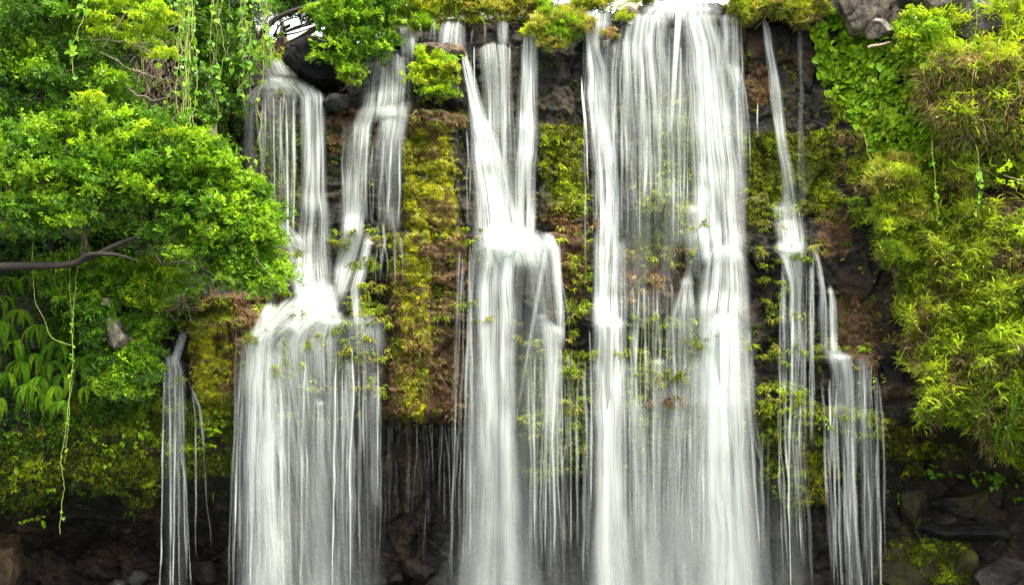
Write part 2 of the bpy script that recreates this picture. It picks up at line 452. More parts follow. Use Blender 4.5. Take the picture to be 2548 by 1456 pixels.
def zmask(zones):
    r = np.zeros(jx.shape, bool)
    for p in zones: r |= inpoly(jx, jy, p)
    return r
nz = fbm(ppx / 40, ppy / 60, 55)[..., None]; nf = fbm(ppx / 9, ppy / 12, 56)[..., None]
col = A([.012, .0112, .0095]) * (.6 + .8 * nf) + A([.022, .015, .009]) * sst(.50, .7, nz)
warm = sst(.55, .75, fbm(ppx / 110, ppy / 70, 57))[..., None]
col = col * (1 - warm * .5) + warm * .5 * A([.05, .03, .016])
for zs, c in ((Z_OLIVE, [.075, .085, .012]), (Z_BROWN, [.10, .056, .026]), (Z_YELLOW, [.15, .15, .012])):
    mk = zmask(zs)[..., None] * sst(.25, .5, nf)
    col = col * (1 - mk) + mk * A(c)
col = np.where((ppx < 400)[..., None] & (ppy < 1000)[..., None], col * .6 + .4 * A([.02, .045, .008]), col)
col[(ppx > 2250) & (ppy < 1130)] = (col * .5 + .5 * A([.04, .032, .018]))[(ppx > 2250) & (ppy < 1130)]
ck = sst(1030, 1100, ppy)[..., None]; col = col * (1 - .75 * ck) + .75 * ck * (A([.013, .010, .007]) * (.4 + 1.2 * nf) + A([.020, .014, .008]) * sst(.45, .65, nz))  # brown foot rock, also darkened to put the undercut's shade into the colour
nv, nu = UU.shape
ids = np.arange(nv * nu).reshape(nv, nu)
q = np.stack([ids[:-1, :-1], ids[1:, :-1], ids[1:, 1:], ids[:-1, 1:]], -1).reshape(-1, 4)
cliff = obj('cliff', mesh('cliff', Pc.reshape(-1, 3), q, M_ROCK, col=col.reshape(-1, 3), smooth=True))
tag(cliff, 'dark wet basalt cliff with ledges and hollowed foot behind the waterfalls', 'cliff', kind='structure')

# pool and its bed
def plane(name, x0, x1, y0, y1, z, mat, nx=40):
    xs, ys = np.linspace(x0, x1, nx), np.linspace(y0, y1, nx)
    a, b = np.meshgrid(xs, ys)
    V = np.stack([a, b, np.full(a.shape, z)], -1).reshape(-1, 3)
    i = np.arange(nx * nx).reshape(nx, nx)
    return obj(name, mesh(name, V, np.stack([i[:-1, :-1], i[:-1, 1:], i[1:, 1:], i[1:, :-1]], -1).reshape(-1, 4), mat, col=np.tile(A([.06, .05, .035]), (nx * nx, 1))))
m, n, out = nmat('pool_water')
b = N(n, 'ShaderNodeBsdfPrincipled', Roughness=.12); b.inputs['Base Color'].default_value = (.03, .05, .035, 1)
no = N(n, 'ShaderNodeTexNoise', Scale=2.5, Detail=5.0); bp = N(n, 'ShaderNodeBump', Strength=.4, Distance=.08)
tc = N(n, 'ShaderNodeTexCoord'); n.links.new(tc.outputs['Object'], no.inputs['Vector'])
n.links.new(no.outputs['Fac'], bp.inputs['Height']); n.links.new(bp.outputs[0], b.inputs['Normal']); n.links.new(b.outputs[0], out.inputs['Surface'])
tag(plane('ground', -90, 90, -120, 60, -1.2, M_ROCK), 'dark gravel bed under the plunge pool', 'ground', kind='structure')
tag(plane('pool', -60, 60, -90, 4, -.35, m), 'dark rippled plunge pool at the foot of the falls', 'water', kind='structure')

# ------------------------------------------------------------------ growth prototypes (x sideways, y outward, z up)
def blade(L, w, yaw, pitch, droop, segs=3, base=(0, 0, 0), roll=0.0):
    """one tapering grass-like blade"""
    p = A(base, float); ang = pitch
    d0 = A([math.sin(yaw), math.cos(yaw)]); side = A([d0[1], -d0[0], 0])
    side = side * math.cos(roll) + A([0, 0, 1]) * math.sin(roll)
    V, st = [], L / segs
    for k in range(segs):
        ww = w * (1 - (k / segs) ** 1.6) * (.6 if k == 0 and segs > 1 else 1)
        V += [p - side * ww / 2, p + side * ww / 2]
        p = p + st * A([d0[0] * math.cos(ang), d0[1] * math.cos(ang), math.sin(ang)])
        ang -= droop / segs
    V.append(p)
    T = []
    for k in range(segs - 1):
        a = 2 * k; T += [(a, a + 1, a + 3), (a, a + 3, a + 2)]
    a = 2 * (segs - 1); T.append((a, a + 1, a + 2))
    return A(V), A(T)

def leaf(L, w, dirv, up=(0, 0, 1), fold=.25, base=(0, 0, 0), bend=.15):
    d = A(dirv, float); d /= np.linalg.norm(d)
    s = np.cross(d, A(up, float)); s /= (np.linalg.norm(s) + 1e-9); u = np.cross(s, d)
    b0 = A(base, float)
    V = [b0, b0 + d * L * .45 - s * w / 2 + u * fold * w, b0 + d * L * .5, b0 + d * L * .45 + s * w / 2 + u * fold * w, b0 + d * L - u * bend * L]
    return A(V), A([(0, 2, 1), (0, 3, 2), (1, 2, 4), (2, 3, 4)])

def join(parts, jit=.22, r=None):
    r = r or rng
    V, T, J, o = [], [], [], 0
    for v, t in parts:
        V.append(v); T.append(t + o); o += len(v)
        J.append(np.full(len(v), 1 + jit * (r.random() * 2 - 1)))
    return np.concatenate(V), np.concatenate(T), np.concatenate(J)

def U_(a, b): return a + (b - a) * rng.random()

def p_moss(n=9, L=.09, w=.016, spread=1.3, pitch=(.1, .9), droop=1.9):
    return join([blade(L * U_(.6, 1.2), w * U_(.7, 1.3), U_(-spread, spread), U_(*pitch), U_(.7, 1.2) * droop, 2,
                       (U_(-.03, .03), 0, U_(-.03, .03))) for _ in range(n)])
def p_frond(n=12, L=.26, w=.03):
    # a feathery flap of hanging growth on a ledge lip
    return join([blade(L * U_(.6, 1.15), w * U_(.7, 1.3), U_(-1.3, 1.3), U_(-.1, .55), U_(1.5, 2.3), 3, (U_(-.07, .07), U_(-.02, .03), U_(-.03, .03))) for _ in range(n)])
def p_grass(n=12, L=.4, w=.02, pitch=(.3, 1.2), droop=1.8):
    return join([blade(L * U_(.5, 1.15), w * U_(.7, 1.3), U_(-1.6, 1.6), U_(*pitch), U_(.6, 1.2) * droop, 3, (U_(-.05, .05), 0, U_(-.05, .05))) for _ in range(n)])
def p_bamboo(n=7, L=.17, w=.026):
    # a leafy stem end: narrow leaves fanned off a short arching stalk
    P = []
    for k in range(n):
        t = k / n
        base = (U_(-.03, .03), .22 * t, .14 * t - .14 * t * t)
        P.append(blade(L * U_(.7, 1.2), w * U_(.8, 1.2), U_(-1.5, 1.5), U_(-.3, .9), U_(.6, 1.5), 2, base))
    return join(P)
def p_rosette(n=9, L=.105, w=.046):
    # a twig end with leaves all along it
    P = []
    tw = A([U_(-.6, .6), U_(.2, 1), U_(-.3, .8)]); tw /= np.linalg.norm(tw)
    for k in range(n):
        a = k * 2.4 + U_(-.4, .4); t = k / n
        d = A([math.cos(a), .35, math.sin(a) * .8 + .15]) + tw * U_(.2, 1.0) + A([0, 0, U_(-.25, .25)])
        P.append(leaf(L * U_(.55, 1.2), w * U_(.7, 1.2), d, up=(U_(-.5, .5), U_(-.6, .3), 1), base=tw * (t - .5) * L * 1.5, bend=U_(0, .3), fold=U_(.05, .3)))
    return join(P)
def p_needle(n=12, L=.12, w=.014):
    return join([leaf(L * U_(.6, 1.2), w, (U_(-1, 1), U_(-1, 1), U_(-.2, 1.2)), fold=.1) for _ in range(n)])
def heart(L, dirv=(0, .35, -1), up=(0, 1, .3), base=(0, 0, 0)):
    d = A(dirv, float); d /= np.linalg.norm(d)
    s = np.cross(d, A(up, float)); s /= np.linalg.norm(s); u = np.cross(s, d)
    pts = [(0, .0, 0), (.26, -.13, .05), (.45, .06, .10), (.42, .35, .08), (.22, .72, .02), (0, 1.0, -.10), (-.22, .72, .02), (-.42, .35, .08), (-.45, .06, .10), (-.26, -.13, .05), (0, .4, -.03)]
    V = A([A(base) + L * (s * x + d * y + u * z) for x, y, z in pts])
    return V, A([(10, k, (k + 1) % 10) for k in range(10)])
def p_heart(n=3, L=.15):
    return join([heart(L * U_(.7, 1.2), (U_(-.5, .5), U_(.1, .8), U_(-1, -.35)), (U_(-.4, .4), 1, U_(.2, 1.0)), (U_(-.10, .10), U_(0, .12), U_(-.10, .10))) for _ in range(n)])

def make(fn, k, *a, **kw): return [fn(*a, **kw) for _ in range(k)]
MOSS = make(p_moss, 8, 10, .06, .013); MOSSL = make(p_moss, 8, 9, .15, .02); FROND = make(p_frond, 8); FRONDS = make(p_frond, 8, 10, .14, .018)
GRASS = make(p_grass, 8); GRASSS = make(p_grass, 8, 12, .24, .016); BAMB = make(p_bamboo, 10); ROS = make(p_rosette, 10); ROSS = make(p_rosette, 8, 8, .085, .032)
NEED = make(p_needle, 8); HEART = make(p_heart, 10); DRY = make(p_grass, 8, 12, .34, .013, (-.4, .8), 1.6)
CREEP = make(p_rosette, 8, 6, .07, .035)

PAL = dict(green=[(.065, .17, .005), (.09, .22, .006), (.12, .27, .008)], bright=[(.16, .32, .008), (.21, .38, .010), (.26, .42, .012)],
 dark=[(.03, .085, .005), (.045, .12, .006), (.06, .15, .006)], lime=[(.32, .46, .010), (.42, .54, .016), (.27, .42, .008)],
 moss=[(.30, .31, .008), (.38, .37, .010), (.22, .24, .008)], olive=[(.09, .115, .007), (.13, .15, .008), (.065, .085, .007)],
 brown=[(.15, .088, .036), (.22, .135, .06), (.11, .066, .03)], frond=[(.09, .14, .008), (.13, .18, .010), (.15, .14, .02)],
 dry=[(.30, .21, .10), (.42, .32, .17), (.22, .15, .075)], ygreen=[(.25, .32, .010), (.32, .38, .014), (.19, .27, .010)],
 bamboo=[(.19, .31, .008), (.26, .37, .012), (.33, .40, .018), (.14, .25, .008)], ridge=[(.26, .29, .025), (.34, .34, .035), (.18, .25, .016), (.34, .28, .08)],
 wet=[(.035, .05, .010), (.05, .07, .012), (.04, .04, .014)])
LIFT = dict(moss=1.25, olive=1.35, bamboo=1.15, ygreen=1.15, frond=1.2)
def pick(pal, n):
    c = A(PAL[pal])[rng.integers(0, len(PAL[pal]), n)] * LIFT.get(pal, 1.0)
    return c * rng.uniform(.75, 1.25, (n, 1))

def place(protos, P, out, scale, tint, tilt=.35, yaw=.6):
    """merge copies of the prototypes at P, y axis turned to the horizontal direction of out; returns V, T, C"""
    n = len(P)
    h = out.copy(); h[:, 2] *= .3
    h /= np.linalg.norm(h, axis=1, keepdims=True) + 1e-9
    a = np.arctan2(-h[:, 0], h[:, 1]) + rng.uniform(-yaw, yaw, n)
    t1, t2 = rng.normal(0, tilt, n), rng.normal(0, tilt, n)
    ca, sa, c1, s1, c2, s2 = np.cos(a), np.sin(a), np.cos(t1), np.sin(t1), np.cos(t2), np.sin(t2)
    Z0, O1 = np.zeros(n), np.ones(n)
    Rz = np.stack([np.stack([ca, -sa, Z0], -1), np.stack([sa, ca, Z0], -1), np.stack([Z0, Z0, O1], -1)], -2)
    Rx = np.stack([np.stack([O1, Z0, Z0], -1), np.stack([Z0, c1, -s1], -1), np.stack([Z0, s1, c1], -1)], -2)
    Ry = np.stack([np.stack([c2, Z0, s2], -1), np.stack([Z0, O1, Z0], -1), np.stack([-s2, Z0, c2], -1)], -2)
    R = Rz @ Rx @ Ry * np.asarray(scale).reshape(-1, 1, 1)
    kind = rng.integers(0, len(protos), n)
    Vs, Ts, Cs, o = [], [], [], 0
    for k, (v, t, j) in enumerate(protos):
        s = np.where(kind == k)[0]
        if not len(s): continue
        vv = np.einsum('nij,vj->nvi', R[s], v) + P[s][:, None]
        tt = t[None] + (o + np.arange(len(s)) * len(v))[:, None, None]
        cc = tint[s][:, None] * j[None, :, None]
        Vs.append(vv.reshape(-1, 3)); Ts.append(tt.reshape(-1, 3)); Cs.append(cc.reshape(-1, 3)); o += len(s) * len(v)
    return np.concatenate(Vs), np.concatenate(Ts), np.concatenate(Cs)

def merge(parts):
    V, T, C, o = [], [], [], 0
    for v, t, c in parts:
        V.append(v); T.append(t + o); C.append(c); o += len(v)
    return np.concatenate(V), np.concatenate(T), np.concatenate(C)

def tube(pts, rad, sides=5):
    """a round limb through pts with a radius at each"""
    pts = A(pts, float); n = len(pts)
    rad = np.broadcast_to(rad, n)
    tg = np.gradient(pts, axis=0); tg /= np.linalg.norm(tg, axis=1, keepdims=True) + 1e-9
    ref = A([.31, .83, .17]) / .9
    s = np.cross(tg, ref); s /= np.linalg.norm(s, axis=1, keepdims=True) + 1e-9
    u = np.cross(s, tg)
    an = np.arange(sides) * 2 * math.pi / sides
    V = pts[:, None] + rad[:, None, None] * (np.cos(an)[None, :, None] * s[:, None] + np.sin(an)[None, :, None] * u[:, None])
    V = V.reshape(-1, 3)
    i = np.arange(n - 1)[:, None] * sides; k = np.arange(sides)[None]; k2 = (k + 1) % sides
    Q = np.stack([i + k, i + k2, i + sides + k2, i + sides + k], -1).reshape(-1, 4)
    T = np.concatenate([Q[:, [0, 1, 2]], Q[:, [0, 2, 3]]])
    return V, T, np.ones((len(V), 3))

def smooth_path(pts, n=24):
    pts = A(pts, float)
    t = np.concatenate([[0], np.cumsum(np.linalg.norm(np.diff(pts, axis=0), axis=1))])
    tt = np.linspace(0, t[-1], n)
    r = np.stack([np.interp(tt, t, pts[:, k]) for k in range(pts.shape[1])], -1)
    for _ in range(2):
        r[1:-1] = (r[:-2] + 2 * r[1:-1] + r[2:]) / 4
    return r

def sample_poly(poly, n):
    p = A(poly, float); lo, hi = p.min(0), p.max(0)
    out_ = np.zeros((0, 2))
    while len(out_) < n:
        c = lo + rng.random((n * 2 + 50, 2)) * (hi - lo)
        out_ = np.concatenate([out_, c[inpoly(c[:, 0], c[:, 1], poly)]])
    return out_[:n]

def area(poly):
    p = A(poly, float); x, y = p[:, 0], p[:, 1]
    return abs(np.dot(x, np.roll(y, -1)) - np.dot(y, np.roll(x, -1))) / 2

def grow(poly, per, protos, pal, scale=(.7, 1.3), off=.0, tilt=.35, yaw=.6, patch=None, mix=None, puff=0.0, pf=45, avoid=()):
    """growth rooted on the cliff face inside a photo polygon; per = photo area for one tuft"""
    n = max(3, int(area(poly) / per))
    c = sample_poly(poly, n)
    c += rng.normal(0, 5, c.shape)
    for q_ in avoid: c = c[~inpoly(c[:, 0] + rng.normal(0, 6, len(c)), c[:, 1] + rng.normal(0, 6, len(c)), q_)]
    if patch:
        k = fbm(c[:, 0] / patch[0], c[:, 1] / patch[0], patch[1]) > patch[2]
        c = c[k]
    if len(c) < 2: c = sample_poly(poly, 2)
    y = ray_hit(c[:, 0], c[:, 1])
    P = W(c[:, 0], c[:, 1], y)
    nr = surf_normal(P[:, 0], P[:, 2])
    P = P + nr * off
    if puff: P = P + A([0, -1, .15]) * (puff * np.clip(fbm(c[:, 0] / pf, c[:, 1] / (pf * .7), 77, 3) - .38, 0, 1) * 3)[:, None] * rng.uniform(.3, 1, (len(P), 1))
    tint = pick(pal, len(P))
    if mix:
        pal2, sc2, seed, thr = mix
        k = fbm(c[:, 0] / sc2, c[:, 1] / sc2, seed) > thr
        tint[k] = pick(pal2, int(k.sum()))
    return place(protos, P, nr, rng.uniform(*scale, len(P)), tint, tilt, yaw)

def stuff(name, label, cat, parts, mat=None, group=None):
    V, T, C = merge(parts)
    return tag(obj(name, mesh(name, V, T, mat or M_MOSS, col=C)), label, cat, group, 'stuff')

# ------------------------------------------------------------------ waterfalls
def gsm(a, k, ax=0):
    if k < 1: return a
    ker = np.hanning(2 * k + 3)[1:-1]; ker /= ker.sum()
    pad = [(0, 0)] * a.ndim; pad[ax] = (k, k)
    ap = np.pad(a, pad, mode='edge')
    return np.apply_along_axis(lambda q_: np.convolve(q_, ker, 'valid'), ax, ap)

def sheet_arrays(keys, off=.10, colw=7.0, rowh=8.0, edge=.30, lump=.05, wob=3.5, fade=(16, 0), ncol=None):
    k = A([list(q_) for q_ in keys], float)
    if ncol is None and k[0, 0] > 140: k[0, 0] -= 14
    if ncol is None and k[-1, 0] < 1490: k[-1, 0] += 26
    nr = max(4, int((k[-1, 0] - k[0, 0]) / rowh) + 1)
    py = np.linspace(k[0, 0], k[-1, 0], nr)
    L, R, de = (np.interp(py, k[:, 0], k[:, j]) for j in (1, 2, 3))
    sm_ = max(1, int(16 / rowh))
    L, R, de = gsm(L, sm_), gsm(R, sm_), gsm(de, sm_)
    if ncol == 3:
        t_ = np.linspace(0, 1, nr); wf = .5 + .9 * np.sin(np.pi * t_ ** .7) * (.6 + .8 * vn(t_ * 5, t_ * 0 + rng.random() * 99, 3)); cxx = (L + R) / 2
        L, R = cxx + (L - cxx) * wf, cxx + (R - cxx) * wf
    if ncol is None: de = .60 * de ** 1.5
    else: de = de * .8
    sd = rng.random() * 900
    L = L + wob * (vn(py / 60, py * 0 + sd, 1) - .5) * 2; R = R + wob * (vn(py / 60, py * 0 + sd, 2) - .5) * 2
    nc = ncol or max(4, int(np.max(R - L) / colw) + 1)
    s = np.linspace(0, 1, nc)
    px = L[:, None] + (R - L)[:, None] * s[None]
    if nc > 3:
        px = px + 3 * (vn(px / 30, py[:, None] / 130 + sd, 11) - .5) + 9 * (vn(px / 70, py[:, None] / 240 + sd, 12) - .5) * np.clip((py - py[0]) / 80, 0, 1)[:, None]
    pyg = py[:, None] + 0 * px
    # ragged start: every thread leaves the lip at its own height
    pyg = pyg + 9 * (vn(px / 5, px * 0 + sd, 5) - .3) * np.exp(-(py - py[0]) / 30)[:, None]
    if nc > 3 and k[0, 0] > 100: pyg = pyg + np.minimum(26, .22 * (R - L))[:, None] * np.abs(2 * s - 1)[None] ** 2.2 * np.exp(-(py - py[0]) / 26)[:, None]      # rounded shoulders
    y = np.minimum(ray_hit(px, pyg), 3.6)
    yp = np.pad(y, ((4, 4), (2, 2)), mode='edge')
    y = np.min([yp[a:a + nr, b:b + nc] for a in (0, 2, 4, 6, 8) for b in (0, 2, 4)], axis=0) - off
    y = np.minimum.accumulate(y, 0)                         # falling water never moves back towards the rock
    y = gsm(gsm(y, 3, 0), 1 if nc > 5 else 0, 1)
    if lump: y = y - lump * fbm(px / 18, pyg / 90, int(sd), 3) * (np.clip(s * (1 - s) * 4, 0, 1) ** .5)[None]
    P = W(px, pyg, y)
    e = sst(0, edge, s) * sst(0, edge, 1 - s) if edge > 0 else np.ones(nc)
    if nc == 3: e = A([.0, 1, .0])
    dn = de[:, None] * e[None]
    if nc == 3: dn = dn * (.30 + 1.0 * vn(py / 55, py * 0 + sd, 13))[:, None]
    if nc > 3:   # threads gather and part across the fall
        fl_ = s[None] * np.mean(R - L) + 0 * px
        g = .62 * vn(fl_ / 26, pyg / 420 + sd, 7) + .38 * vn(fl_ / 9, pyg / 300 + sd, 8)
        dn = dn * np.clip(.55 + .95 * g + .25 * (de[:, None] - .6), .1, 1.4)
    if fade[0]: dn = dn * sst(0, fade[0], py - py[0])[:, None]
    if fade[1]: dn = dn * sst(0, fade[1], py[-1] - py)[:, None]
    lean = .22 * (vn(px / 90, pyg / 260 + sd, 14) - .5) + .05 * (vn(px / 25, pyg / 90 + sd, 15) - .5)
    fl = s[None] * np.mean(R - L) + 0 * px
    uv = np.stack([fl * S + sd + lean * .6, -pyg * S + sd * .37], -1)
    i = np.arange(nr * nc).reshape(nr, nc)
    Q = np.stack([i[:-1, :-1], i[1:, :-1], i[1:, 1:], i[:-1, 1:]], -1).reshape(-1, 4)
    soft = sst(620, 1250, pyg) * (.2 + .8 * sst(1050, 1250, px)) * (1 - .7 * sst(1950, 2050, px))
    dn = dn * (1 - .22 * sst(900, 1456, pyg))  # water thins downward; lower opacity also stands in for dimmer light below
    return P.reshape(-1, 3), Q, uv.reshape(-1, 2), np.stack([dn.ravel(), soft.ravel()], -1)

def water(name, root, arrs):
    V, Q, UVs, Dn, o = [], [], [], [], 0
    for v, q_, u, d in arrs:
        V.append(v); Q.append(q_ + o); UVs.append(u); Dn.append(d); o += len(v)
    return obj(name, mesh(name, rel(np.concatenate(V), root), np.concatenate(Q), M_WATER, uv=np.concatenate(UVs), attr={'dens': np.concatenate(Dn)[:, 0], 'soft': np.concatenate(Dn)[:, 1]}, smooth=True), root)

def strand_arr(pts, w, dens, off=.13, jit=2.0):
    pts = sorted(pts, key=lambda q_: q_[1])
    return sheet_arrays([(p[1], p[0] - w / 2, p[0] + w / 2, dens) for p in pts], off=off, rowh=12, lump=0, wob=jit, ncol=3, fade=(14, 60))

def trickles(x0, x1, y0, X0, X1, y1, n, w=(3, 8), dens=(.08, .40), j0=40, j1=60, off=.13):
    r = []
    for _ in range(int(n * .42)):
        t = rng.random()
        a, b_ = x0 + (x1 - x0) * t, X0 + (X1 - X0) * t
        s0 = y0 + rng.uniform(-j0, j0); s1 = max(s0 + 60, y1 + rng.uniform(-j1, j1))
        dr = float(np.clip(rng.normal(0, 7), -11, 11)); q1 = s0 + (s1 - s0) * rng.uniform(.2, .4)
        r.append(strand_arr([(a, s0), (a + dr * .7 + rng.normal(0, 3), q1), ((a + b_) / 2 + dr, (s0 + s1) / 2), (b_ + dr + rng.normal(0, 5), s1)], rng.uniform(*w), rng.uniform(*dens), off + rng.uniform(0, .08)))
    return r

